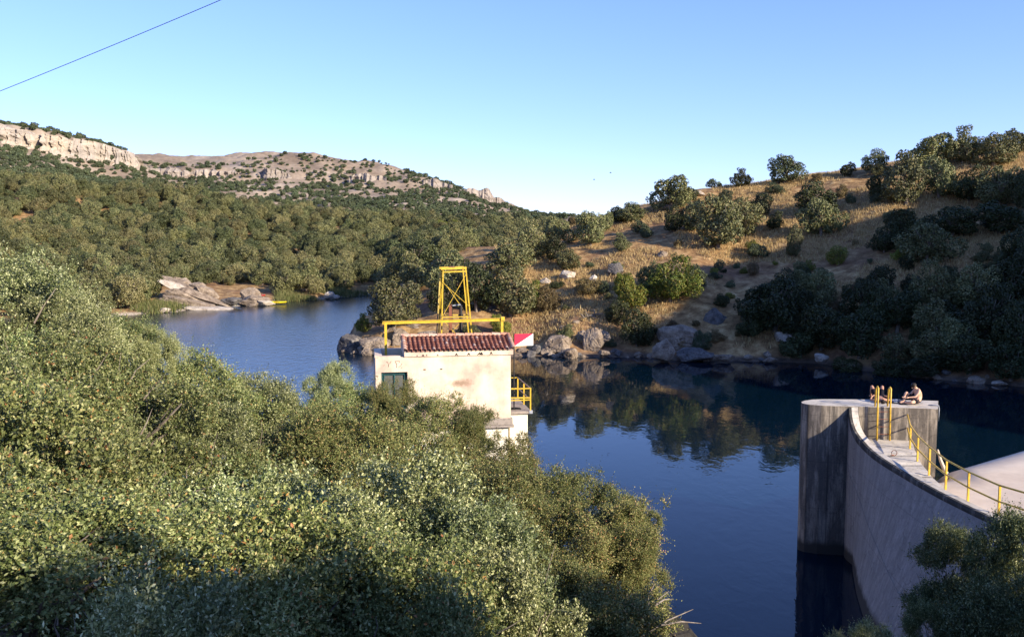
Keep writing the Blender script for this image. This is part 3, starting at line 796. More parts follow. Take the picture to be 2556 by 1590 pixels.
def mid_crown(seed, nleaf=5200, nl=26, H=1.6, size=0.085, low=0.12, aspect=0.75, rr=(0.26, 0.42)):
    r = np.random.default_rng(seed)
    c, ra = mounds(r, nl, H, low, rr)
    # small sub-lobes on every lobe give the knobbly outline of an oak
    k = r.integers(0, nl, nl * 7); sd = unit(r.normal(size=(len(k), 3)) + np.array([0, 0, 0.35]))
    sc = c[k] + sd * (ra[k] * r.uniform(0.75, 1.3, len(k)))[:, None]; sr = ra[k] * r.uniform(0.2, 0.48, len(k))
    c2 = np.concatenate([c, sc]); r2 = np.concatenate([ra, sr])
    w = r2 ** 2; pick = r.choice(len(c2), nleaf * 2, p=w / w.sum())
    d = unit(r.normal(size=(len(pick), 3)))
    P = c2[pick] + d * (r2[pick] * r.uniform(0.78, 1.06, len(pick)))[:, None]
    keep = np.ones(len(P), bool)
    for j in range(len(c2)):
        dd = np.linalg.norm(P - c2[j], axis=1)
        keep &= ~((dd < r2[j] * 0.72) & (pick != j))
    keep &= P[:, 2] > low * 0.3
    P, d = P[keep][:nleaf], d[keep][:nleaf]
    return leaf_quads(P, d, size, aspect, r, 0.55)


def trunk_mesh(seed, H=1.6, low=0.15, nl=7, r0=0.07, spread=0.6):
    r = random.Random(seed); mb = MB()
    fork = Vector((r.uniform(-.06, .06), r.uniform(-.06, .06), low + 0.28))
    mb.tube([(0, 0, -0.25), (0.01, 0, low * 0.5), fork], [r0 * 1.35, r0, r0 * 0.8], 7)
    for k in range(nl):
        a = 2 * math.pi * (k + r.random() * 0.6) / nl; e = r.uniform(0.35, 1.0)
        end = Vector((math.cos(a) * spread * e, math.sin(a) * spread * e, low + 0.3 + (H - low - 0.55) * r.uniform(0.35, 1)))
        m1 = fork.lerp(end, 0.5) + Vector((r.uniform(-.06, .06), r.uniform(-.06, .06), r.uniform(-.04, .06)))
        mb.tube([fork, m1, end], [r0 * 0.62, r0 * 0.38, r0 * 0.12], 5)
        for q in range(2):
            e2 = m1 + Vector((r.uniform(-.3, .3), r.uniform(-.3, .3), r.uniform(.05, .35)))
            mb.tube([m1, m1.lerp(e2, .5) + Vector((0, 0, .03)), e2], [r0 * 0.26, r0 * 0.17, r0 * 0.06], 4)
    me = bpy.data.meshes.new('trunk'); me.from_pydata(mb.v, [], mb.f); me.materials.append(M_bark)
    return me


MID = []
for s in range(6):
    V, F = mid_crown(100 + s, 8200, 26 + s, 1.55 + 0.1 * (s % 3), 0.068, 0.10 + 0.04 * (s % 2), rr=(0.17, 0.38))
    MID.append((V, F))
MID_TR = [trunk_mesh(200 + s) for s in range(3)]


_mc = {}


def mid_mesh(i, mat):
    k = (i % 6, mat.name)
    if k not in _mc: _mc[k] = mesh_np('crown', *MID[i % 6], [mat])
    return _mc[k]


def tree_at(X, Y, Z, wid, hgt, label, mat, i, name='holm_oak', cat='tree', group=None, parts=True, rz=None):
    rz = random.uniform(0, 6.28) if rz is None else rz
    t = thing(name, label, cat, (X, Y, Z - 0.1), rz, group)
    cm = mid_mesh(i, mat)
    s = (wid * 0.5, wid * 0.5 * random.uniform(0.85, 1.1), hgt / 1.6)
    c = link('crown', cm, t); c.scale = s
    if parts:
        k = link('trunk', MID_TR[i % 3], t); k.scale = s
    return t


def tree_px(px, pb, wpx, hpx, label, mat=None, i=None, name='holm_oak', cat='tree', group=None, D=None):
    i = random.randrange(6) if i is None else i
    if D is None: X, Y, Z = ground_hit(px, pb)
    else:
        X, Y, Z = pt(px, pb, D); Z = gz(X, Y)
    s = Y / FPX
    placed.append((X, Y, wpx * s * 0.5))
    return tree_at(X, Y, Z, wpx * s * 1.16, hpx * s * 1.16, label, mat or M_oak, i, name, cat, group)


placed = []
K = 1.0514   # the coordinates below were read off a 2431 px wide view
GH = 'oaks scattered over the right hillside'
hill = [
    (1591, 500, 104, 74, 'large round oak standing alone where the right skyline begins', M_oak, 1),
    (1760, 445, 52, 38, 'small boxy oak on the skyline between the lone oak and the feathery tree', M_oakdark, 2),
    (1864, 436, 96, 58, 'wide feathery tree on the bare skyline of the right hill', M_far, 3),
    (2013, 420, 42, 30, 'small dark oak on the skyline at the left foot of the big grove', M_oakdark, 4),
    (2080, 410, 70, 46, 'rounded oak on the skyline left of the tall grove', M_oak, 5),
    (2090, 420, 40, 30, 'small pale oak tucked under the rounded skyline oak', M_oak, 0),
    (2208, 405, 110, 78, 'tallest skyline oak of the grove at the upper right', M_oak, 1),
    (2284, 388, 84, 70, 'skyline oak right of the tallest one', M_oak, 2),
    (2358, 395, 96, 66, 'third skyline oak of the grove at the upper right', M_oak, 3),
    (2410, 365, 70, 50, 'skyline oak cut by the right edge of the picture', M_oak, 4),
    (2150, 486, 116, 104, 'big grey green oak in front of the grove', M_oak, 5),
    (2228, 470, 90, 88, 'oak just right of the big grey green one', M_oak, 0),
    (2076, 474, 56, 50, 'dark oak at the left side of the big grey green one', M_oakdark, 1),
    (2300, 480, 90, 70, 'wide dark oak below the third skyline oak', M_oakdark, 2),
    (2370, 490, 110, 84, 'spreading oak near the right edge below the grove', M_oak, 3),
    (2428, 500, 60, 80, 'dark oak at the very right edge below the grove', M_oakdark, 4),
    (1930, 515, 116, 72, 'dark flat topped oak on the upper slope right of centre', M_oakdark, 5),
    (1948, 560, 98, 80, 'paler oak directly in front of the flat topped one', M_oak, 0),
    (1810, 512, 58, 50, 'dark oak alone on the upper slope', M_oakdark, 1),
    (1838, 545, 44, 36, 'little oak below the lone dark one on the upper slope', M_oakdark, 2),
    (1705, 592, 126, 112, 'largest broad oak casting a shadow on the bright slope', M_oak, 3),
    (1765, 562, 84, 78, 'oak joined to the right side of the largest broad oak', M_oak, 4),
    (1596, 552, 58, 54, 'dark round oak left of the largest broad oak', M_oakdark, 5),
    (1645, 548, 70, 66, 'oak between the dark round one and the largest broad oak', M_oak, 0),
    (1725, 478, 36, 26, 'faint pale bush on the dry slope under the skyline', M_far, 1),
    (1840, 462, 40, 24, 'pale bush under the feathery skyline tree', M_far, 2),
    (1402, 584, 84, 72, 'upright oak where the right hill meets the valley', M_oak, 3),
    (1440, 548, 42, 40, 'small oak behind the upright one at the hill foot', M_oak, 4),
    (1500, 528, 84, 40, 'low wide oak group on the left shoulder of the right hill', M_oak, 5),
    (1466, 530, 50, 36, 'dark oak on the left shoulder of the hill', M_oakdark, 0),
    (1326, 580, 74, 60, 'oak at the valley mouth left of the upright one', M_oak, 1),
    (1262, 620, 86, 80, 'dense oak at the left end of the right hill', M_oak, 2),
    (1318, 618, 60, 50, 'shaded oak behind the hill foot', M_oakdark, 3),
    (1205, 662, 110, 78, 'pale rounded oak above the hoist tower on its right', M_oak, 4),
    (1212, 752, 124, 104, 'large leafy oak right of the hoist tower', M_oak, 5),
    (1130, 740, 110, 110, 'dark oak behind the hoist tower', M_oakdark, 0),
    (1060, 700, 116, 96, 'oak left of the hoist tower above the promontory', M_oak, 1),
    (985, 690, 90, 76, 'oak where the far bank meets the promontory', M_oak, 2),
    (935, 782, 138, 104, 'round oak on the tip of the promontory', M_oak, 3),
    (1055, 745, 80, 70, 'dark understorey oak between the promontory and the tower', M_oakdark, 4),
    (1884, 612, 50, 66, 'narrow upright oak on the middle slope', M_oak, 5),
    (2200, 630, 120, 92, 'large pale oak standing over the shaded slope on the right', M_oak, 0),
    (2140, 580, 110, 76, 'dark oak behind the large pale one', M_oakdark, 1),
    (2100, 600, 70, 60, 'dark oak left of the large pale one on the shaded slope', M_oakdark, 2),
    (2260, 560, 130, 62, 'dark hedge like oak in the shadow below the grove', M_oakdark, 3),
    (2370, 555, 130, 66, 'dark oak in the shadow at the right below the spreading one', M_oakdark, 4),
    (1950, 722, 80, 70, 'oak catching the last sun above the shaded shore', M_oak, 5),
    (1840, 790, 150, 120, 'big dark oak in the shade above the shore right of the rocks', M_oakdark, 0),
    (1800, 760, 90, 80, 'dark oak at the left edge of the shaded shore', M_oakdark, 1),
    (2220, 735, 96, 100, 'oak with sunlit tips in the middle of the shaded slope', M_oak, 2),
    (2320, 735, 120, 96, 'oak with reddish lit top right of the one with sunlit tips', M_oak, 3),
    (2215, 805, 100, 84, 'tree on the shaded slope below the oak with sunlit tips', M_oak, 4),
    (2125, 868, 96, 66, 'yellowish tipped tree low over the shaded water', M_oak, 5),
    (2225, 866, 110, 74, 'tree over the shaded water behind the sunbathers', M_oak, 0),
]
for (x, y, w, h_, lab, m, i) in hill:
    tree_px(x * K, y * K, w * K, h_ * K, lab, m, i, group=None)
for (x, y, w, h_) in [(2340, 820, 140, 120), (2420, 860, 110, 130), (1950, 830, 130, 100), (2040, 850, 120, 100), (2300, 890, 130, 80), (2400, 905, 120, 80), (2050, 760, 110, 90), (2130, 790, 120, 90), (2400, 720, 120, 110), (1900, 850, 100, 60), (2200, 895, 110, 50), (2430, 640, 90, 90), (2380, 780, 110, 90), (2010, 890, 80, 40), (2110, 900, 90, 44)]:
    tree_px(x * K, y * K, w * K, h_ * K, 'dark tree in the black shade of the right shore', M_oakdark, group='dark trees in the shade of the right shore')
for (x, y, w, h_, lab, m) in [
    (1488, 742, 96, 86, 'yellow green bush on the left of the bright pair in mid slope', M_yellow),
    (1592, 718, 124, 92, 'larger yellow green bush on the right of the bright pair', M_yellow),
    (1545, 690, 70, 60, 'olive bush between and above the yellow green pair', M_oak),
    (1652, 690, 50, 54, 'thin greyish bush right of the yellow green pair', M_far),
    (1512, 822, 88, 84, 'dark green bush rooted at the waterline between the boulders', M_oakdark),
    (1470, 770, 70, 50, 'shaded bush below the left yellow green one', M_oakdark),
    (1264, 738, 50, 60, 'yellowish bush at the right side of the large leafy oak', M_yellow),
    (1476, 598, 44, 38, 'small grey green bush alone on the bright slope', M_oak),
    (1350, 640, 66, 44, 'low bush on the brown slope above the red earth', M_oak),
    (1800, 612, 46, 30, 'low bush in the grass right of the largest broad oak', M_far),
    (1990, 630, 62, 40, 'yellowish low bush on the middle slope', M_yellow),
    (1395, 700, 80, 34, 'rust coloured dry scrub around the pale rocks', M_dryshrub),
    (1300, 740, 60, 56, 'dry brown shrub right of the large leafy oak', M_dryshrub),
    (1640, 480, 40, 30, 'dry shrub behind the lone round skyline oak', M_oakdark),
    (1940, 430, 26, 16, 'bare dry shrub on the skyline right of the feathery tree', M_dryshrub),
    (1115, 800, 60, 30, 'grey green shrub behind the yellow beam', M_oak),
    (1185, 800, 60, 50, 'light green shrub behind the right end of the yellow beam', M_yellow),
    (862, 790, 36, 40, 'pale green shrub leaning over the promontory tip', M_yellow),
]:
    tree_px(x * K, y * K, w * K, h_ * K, lab, m, name='shrub', cat='bush')
def scatter(n, az0, az1, r0, r1, dmin, seed, dens=None, ok=None):
    r = np.random.default_rng(seed)
    az = np.radians(r.uniform(az0, az1, n)); rr = np.sqrt(r.uniform(r0 ** 2, r1 ** 2, n))
    X, Y = rr * np.sin(az), rr * np.cos(az)
    Z = ground(X, Y)
    m = Z > 0.7
    if dens is not None: m &= r.uniform(size=n) < dens(X, Y, Z)
    X, Y, Z = X[m], Y[m], Z[m]
    grid = {}; out = []
    for i in range(len(X)):
        cx, cy = int(X[i] // dmin), int(Y[i] // dmin); good = True
        for a in (-1, 0, 1):
            for b_ in (-1, 0, 1):
                for (u, w) in grid.get((cx + a, cy + b_), ()):
                    if (u - X[i]) ** 2 + (w - Y[i]) ** 2 < dmin * dmin: good = False; break
        if good:
            grid.setdefault((cx, cy), []).append((X[i], Y[i])); out.append((X[i], Y[i], Z[i]))
    return np.array(out)


rightd = scatter(9000, 3, 34, 78, 150, 2.3, 61)
nd = 0
for X, Y, Z in rightd:
    px_ = 1278 + FPX * X / Y; py_ = 600 + (CAMZ - Z) / Y * FPX
    lim = np.interp(px_, [1500, 1650, 1760, 1850, 2000, 2150, 2300, 2556, 2800], [900, 870, 800, 765, 745, 720, 690, 660, 640])
    if py_ < lim or px_ < 1560 or (1620 < px_ < 1850 and py_ > 770) or nd > 85: continue
    if random.random() < 0.35: continue
    if any(math.hypot(X - a, Y - b_) < c * 0.45 for a, b_, c in placed): continue
    w = random.uniform(2.2, 5.2); nd += 1
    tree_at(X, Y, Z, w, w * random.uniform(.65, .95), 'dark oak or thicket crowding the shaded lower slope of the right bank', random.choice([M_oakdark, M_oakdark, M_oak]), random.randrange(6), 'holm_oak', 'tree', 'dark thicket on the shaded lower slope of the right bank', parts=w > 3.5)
# loose stones along the right waterline
stones = []
for k in range(75):
    x = random.choice([random.uniform(1270, 1640), random.uniform(1640, 2540), random.uniform(850, 960)])
    D = 92.0
    az_ = math.atan((x - 1278) / FPX); rr_s = np.linspace(70, 112, 400); gzz = ground(rr_s * math.sin(az_), rr_s * math.cos(az_))
    kk = int(np.argmax(gzz > random.uniform(-0.1, 0.5)))
    X, Y = rr_s[kk] * math.sin(az_), rr_s[kk] * math.cos(az_)
    w = random.choice([0.35, 0.5, 0.7, 1.0, 1.5])
    o = link('stone', boulder_mesh(700 + k % 9, M_rock if k % 3 else M_rockdark) if k < 18 else stones[k % 18].data, None, (X, Y, gzz[kk] + w * .1), (random.uniform(-.3, .3), random.uniform(-.3, .3), random.uniform(0, 6.28)))
    o.scale = (w * .6, w * .5, w * .38); tag(o, 'loose angular stone on the waterline of the right bank', 'rock', 'loose stones along the right waterline')
    stones.append(o)
for k in range(190):
    x, y = random.uniform(1290, 2550), random.uniform(440, 880)
    X, Y, Z = ground_hit(x, y)
    if Z < 0.8 or Y > 175: continue
    if any(math.hypot(X - a, Y - b_) < c * 0.8 for a, b_, c in placed): continue
    w = random.uniform(0.7, 2.6)
    tree_at(X, Y, Z, w, w * random.uniform(.5, .9), 'low scrubby bush dotted over the dry right hillside', random.choice([M_far, M_dryshrub, M_dryshrub, M_oak, M_oakdark, M_yellow]), random.randrange(6), 'shrub', 'bush', 'low bushes dotted over the right hillside', parts=False)

# --- the dense wood on the left bank and round the back of the valley
wood = scatter(26000, -37, 7.5, 132, 430, 3.7, 5, dens=lambda X, Y, Z: np.where(fbm(X / 16, Y / 16, seed=77, octaves=2) > 0.33, 0.1, 1.0))
rr_ = np.hypot(wood[:, 0], wood[:, 1]); azw = np.degrees(np.arctan2(wood[:, 0], wood[:, 1]))
# keep the tilted outcrop, the kayak landing and the promontory clear
pxw = 1278 + FPX * wood[:, 0] / wood[:, 1]
pyw = np.array([600 + (CAMZ - z) / y * FPX for x, y, z in wood])
clear = ((pxw > 385) & (pxw < 690) & (pyw > 715)) | ((pxw > 690) & (pxw < 760) & (pyw > 738)) | ((azw > -14) & (rr_ < 150) & (azw < 10))
clear |= (azw > -3) & (rr_ < 200)
wood = wood[~clear]; rr_ = np.hypot(wood[:, 0], wood[:, 1]); azw = np.degrees(np.arctan2(wood[:, 0], wood[:, 1]))
order = np.argsort(rr_ + np.where(azw < -27.5, 60, 0))
NIND = 150
for k in order[:NIND]:
    X, Y, Z = wood[k]
    w = random.choice([random.uniform(3.2, 5), random.uniform(4.5, 8.2)])
    tree_at(X, Y, Z, w, w * random.uniform(0.68, 0.9), 'holm oak in the dense wood covering the left bank', random.choice([M_oak, M_oak, M_oak2, M_oakmid]), random.randrange(6), 'holm_oak', 'tree', 'holm oaks of the dense wood on the left bank', parts=True)


def stuff_cloud(name, P, smin, smax, protos, seed, flat=0.8):
    """a far-off wood as ONE object: points that carry tree instances"""
    r = np.random.default_rng(seed)
    me = bpy.data.meshes.new(name); me.vertices.add(len(P)); me.vertices.foreach_set('co', np.asarray(P, np.float32).ravel())
    at = me.attributes.new('sc', 'FLOAT_VECTOR', 'POINT')
    s = r.uniform(smin, smax, len(P)) * 0.5
    at.data.foreach_set('vector', np.stack([s, s, s * flat * r.uniform(0.85, 1.2, len(P))], -1).astype(np.float32).ravel())
    ar = me.attributes.new('rt', 'FLOAT_VECTOR', 'POINT')
    ar.data.foreach_set('vector', np.stack([0 * s, 0 * s, r.uniform(0, 6.28, len(P))], -1).astype(np.float32).ravel())
    ob = link(name, me)
    ng = bpy.data.node_groups.new(name, 'GeometryNodeTree')
    ng.interface.new_socket('Geometry', in_out='INPUT', socket_type='NodeSocketGeometry')
    ng.interface.new_socket('Geometry', in_out='OUTPUT', socket_type='NodeSocketGeometry')
    gi = ng.nodes.new('NodeGroupInput'); go = ng.nodes.new('NodeGroupOutput')
    m2p = ng.nodes.new('GeometryNodeMeshToPoints')
    iop = ng.nodes.new('GeometryNodeInstanceOnPoints')
    ci = ng.nodes.new('GeometryNodeCollectionInfo'); ci.inputs['Collection'].default_value = protos
    ci.inputs['Separate Children'].default_value = True; ci.inputs['Reset Children'].default_value = True
    a1 = ng.nodes.new('GeometryNodeInputNamedAttribute'); a1.data_type = 'FLOAT_VECTOR'; a1.inputs['Name'].default_value = 'sc'
    a2 = ng.nodes.new('GeometryNodeInputNamedAttribute'); a2.data_type = 'FLOAT_VECTOR'; a2.inputs['Name'].default_value = 'rt'
    L = ng.links.new
    L(gi.outputs[0], m2p.inputs['Mesh']); L(m2p.outputs[0], iop.inputs['Points']); L(ci.outputs[0], iop.inputs['Instance'])
    iop.inputs['Pick Instance'].default_value = True
    L(a1.outputs[0], iop.inputs['Scale']); L(a2.outputs[0], iop.inputs['Rotation'])
    L(iop.outputs[0], go.inputs[0])
    md = ob.modifiers.new('scatter', 'NODES'); md.node_group = ng
    return ob


def proto_col(name, mats, n=6, src=None):
    cl = bpy.data.collections.new(name)
    for i in range(n):
        for m in mats[:3]:
            V, F = (src or MID)[i]
            me = mesh_np(name, V, F, [m])
            cl.objects.link(bpy.data.objects.new(name, me))
    return cl


oakc = proto_col('oak_source', [M_oak, M_oak2, M_oakmid])
FARP = [mid_crown(300 + s, 900, 9, 1.5, 0.2, 0.05) for s in range(4)]
farc = proto_col('scrub_source', [M_far], 4, FARP)
P = wood[order[NIND:]]
tag(stuff_cloud('wood', P, 3.2, 8.2, oakc, 3, 0.95), 'continuous holm oak wood over the back of the left hill', 'wood', kind='stuff')


def dens_far(X, Y, Z):
    y = 600 + (CAMZ - Z) / Y * FPX; x = 1278 + FPX * X / Y
    # line between the wooded foot slope and the bare upland
    line = np.interp(x, [0, 150, 345, 420, 600, 800, 950, 1100, 1250, 1400], [330, 370, 430, 455, 458, 462, 462, 470, 500, 530])
    d = np.clip((y - line) / 26, 0.0, 1)
    base = np.where(y > line, 0.6 + 0.35 * d, 0.3)
    hole = fbm(X / 40, Y / 40, seed=91, octaves=3)
    lush = np.where(x < 420, 1.0, np.where(hole > 0.25, 0.12, np.where(hole > 0.0, 0.6, 1)))
    return base * lush


far1 = scatter(40000, -37, 6.5, 430, 1010, 4.9, 8, dens=dens_far)
tag(stuff_cloud('scrub', far1, 2.6, 7.8, farc, 4, 0.75), 'oak scrub covering the foot slopes below the far cliffs', 'scrub', kind='stuff')
# a lusher green clump in the valley bottom
for (x, y, w) in [(1105, 578, 42), (1140, 582, 46), (1180, 586, 40), (1215, 590, 36)]:
    X, Y, Z = ground_hit(x, y, 200)
    tree_at(X, Y, Z, w * Y / FPX, w * 0.7 * Y / FPX, 'bright green tree in the damp valley bottom behind the wood', M_yellow, random.randrange(6), 'poplar', 'tree', 'bright green trees in the valley bottom')

# --- dry grass over the right hill
def blades(P, hmin, hmax, per, width, seed, lean=0.35, spread=0.25):
    r = np.random.default_rng(seed)
    P = np.repeat(P, per, 0); n = len(P)
    P = P + np.stack([r.normal(size=n) * spread, r.normal(size=n) * spread, 0 * P[:, 0] - 0.04], -1)
    h = r.uniform(hmin, hmax, n)[:, None]; a = r.uniform(0, 6.28, n)
    side = np.stack([np.cos(a), np.sin(a), 0 * a], -1) * (width * r.uniform(0.6, 1.4, n))[:, None]
    tip = P + np.concatenate([r.normal(size=(n, 2)) * lean, np.ones((n, 1))], 1) * h
    V = np.stack([P - side, P + side, tip], 1).reshape(-1, 3)
    return V, np.arange(3 * n).reshape(-1, 3)


r = np.random.default_rng(12)
n = 46000
az = np.radians(r.uniform(-1, 31.5, n)); rr = np.sqrt(r.uniform(98 ** 2, 185 ** 2, n))
X, Y = rr * np.sin(az), rr * np.cos(az); Z = ground(X, Y)
soilm = fbm(X / 11, Y / 11, seed=41, octaves=3)
m = (Z > 1.2) & (soilm > -0.35)
V, F = blades(np.stack([X, Y, Z], -1)[m], 0.22, 0.62, 5, 0.045, 13)
tag(link('grass', mesh_np('grass', V, F, [M_straw])), 'dry straw coloured grass over the right hillside', 'grass', kind='stuff')
# reeds on the far left waterline
q = []
for (x0, x1, y, n) in [(690, 790, 752, 900), (790, 930, 742, 700), (440, 600, 774, 260), (330, 440, 782, 500)]:
    for k in range(n):
        x = random.uniform(x0, x1); D = {752: 184, 742: 200, 774: 165, 782: 157}[y] + random.uniform(-4, 5)
        X_ = (x - 1278) / FPX * D; z = gz(X_, D)
        if -0.2 < z < 2.2: q.append((X_, D, max(z, 0)))
V, F = blades(np.array(q), 0.4, 1.5, 7, 0.06, 15, 0.25, 0.5)
tag(link('reeds', mesh_np('reeds', V, F, [M_reed])), 'green reeds along the far left waterline', 'reeds', kind='stuff')

# ------------------------------------------------------------------ foreground bushes on the near bank
def fore_crown(seed, nsprig, per, leaf, nl=20, H=1.6, aspect=0.5, sl=0.16, low=0.05):
    r = np.random.default_rng(seed)
    c, ra = lobes(r, nl, H, low, 0.78, (0.15, 0.31))
    k = r.integers(0, nl, nl * 9); sd = unit(r.normal(size=(len(k), 3)) + np.array([0, 0, 0.5]))
    sc = c[k] + sd * (ra[k] * r.uniform(0.8, 1.6, len(k)))[:, None]; sr = ra[k] * r.uniform(0.14, 0.4, len(k))
    c2 = np.concatenate([c, sc]); r2 = np.concatenate([ra, sr])
    w = r2 ** 2; pick = r.choice(len(c2), int(nsprig * 2.8), p=w / w.sum())
    d = unit(r.normal(size=(len(pick), 3)))
    P = c2[pick] + d * (r2[pick] * r.uniform(0.6, 1.0, len(pick)))[:, None]
    keep = (P[:, 2] > 0.02) & (fbm(P[:, 0] * 3.2 + seed, P[:, 1] * 3.2, P[:, 2] * 3.2, seed=seed, octaves=2) > -0.08)
    for j in range(len(c2)):
        dd = np.linalg.norm(P - c2[j], axis=1)
        keep &= ~((dd < r2[j] * 0.6) & (pick != j))
    P, d = P[keep][:nsprig], d[keep][:nsprig]
    sdir = unit(d * 0.9 + np.array([0, 0, 0.3]) + r.normal(size=P.shape) * 0.5)
    L = sl * np.where(r.uniform(size=len(P)) < 0.17, r.uniform(1.5, 3.6, len(P)), r.uniform(0.4, 1.4, len(P)))
    t = np.tile(np.linspace(0.1, 1, per), len(P))
    Pq = np.repeat(P, per, 0) + np.repeat(sdir, per, 0) * (np.repeat(L, per) * t)[:, None]
    Dq = np.repeat(sdir, per, 0)
    side = unit(r.normal(size=Pq.shape)); side = unit(side - Dq * np.sum(side * Dq, 1)[:, None])
    ldir = unit(side + Dq * 0.9)
    Pq = Pq + ldir * leaf * 0.5
    return leaf_quads(Pq, unit(np.cross(ldir, np.cross(Dq, ldir)) + 1e-6), leaf, aspect, r, 0.35, ldir)


def twigs(seed, n, H=1.6):
    rr = random.Random(seed); mb = MB()
    for k in range(n):
        a = rr.uniform(0, 6.28); e = rr.uniform(0.25, 0.85)
        p = Vector((math.cos(a) * e, math.sin(a) * e, rr.uniform(0.2, H * 0.8)))
        d = Vector((math.cos(a) * .5 + rr.uniform(-.5, .5), math.sin(a) * .5 + rr.uniform(-.5, .5), rr.uniform(0.2, 1))).normalized() * rr.uniform(.1, .25)
        mb.tube([p, p + d * .5 + Vector((rr.uniform(-.03, .03), rr.uniform(-.03, .03), 0)), p + d], [0.006, 0.004, 0.0015], 4)
    return mb


FB = {'far': [fore_crown(400 + s, 11500, 8, 0.0205, 22, 1.6, 0.58, 0.075) for s in range(3)],
      'near': [fore_crown(420 + s, 6200, 9, 0.031, 18, 1.6, 0.55, 0.1) for s in range(3)],
      'small': [fore_crown(440 + s, 1600, 9, 0.05, 9, 1.6, 0.5, 0.2) for s in range(2)]}
_fc = {}
FT = []
for s in range(3):
    t_ = trunk_mesh(500 + s, 1.6, 0.25, 9, 0.045, 0.75)
    mb = twigs(510 + s, 70)
    mb2 = MB(); mb2.v = [tuple(v.co) for v in t_.vertices]; mb2.f = [tuple(p.vertices) for p in t_.polygons]
    mb2.add(mb.v, mb.f)
    me = bpy.data.meshes.new('trunk'); me.from_pydata(mb2.v, [], mb2.f); me.materials.append(M_bark); FT.append(me)


def fbush(px, ptop, D, rad_, label, kind, mat, i, zfoot=None, hscale=1.0):
    X, Y, Zt = pt(px, ptop, D)
    if kind != 'small' and 9 < D < 20 and px < 1350: rad_ *= 0.87
    g = gz(X, Y) if zfoot is None else zfoot
    h = (Zt - g) * hscale
    k = (kind, i % len(FB[kind]), mat.name)
    if k not in _fc: _fc[k] = mesh_np('crown', *FB[kind][k[1]], [mat])
    t = thing('bush', label, 'bush', (X, Y, Zt - h), random.uniform(0, 6.28))
    sz = min(h / 1.62, rad_ * (1.05 if rad_ > 1.05 else 1.3))
    c = link('crown', _fc[k], t, (0, 0, h - 1.62 * sz)); c.scale = (rad_, rad_, sz)
    if h > 1.62 * sz * 1.35:
        c = link('lower_crown', _fc[k], t, (0, 0, max(0, h - 2.9 * sz)), (0, 0, 2.1)); c.scale = (rad_ * 1.12, rad_ * 1.12, sz)
    tr = link('trunk', FT[i % 3], t); tr.scale = (rad_, rad_, h / 1.62)
    return t


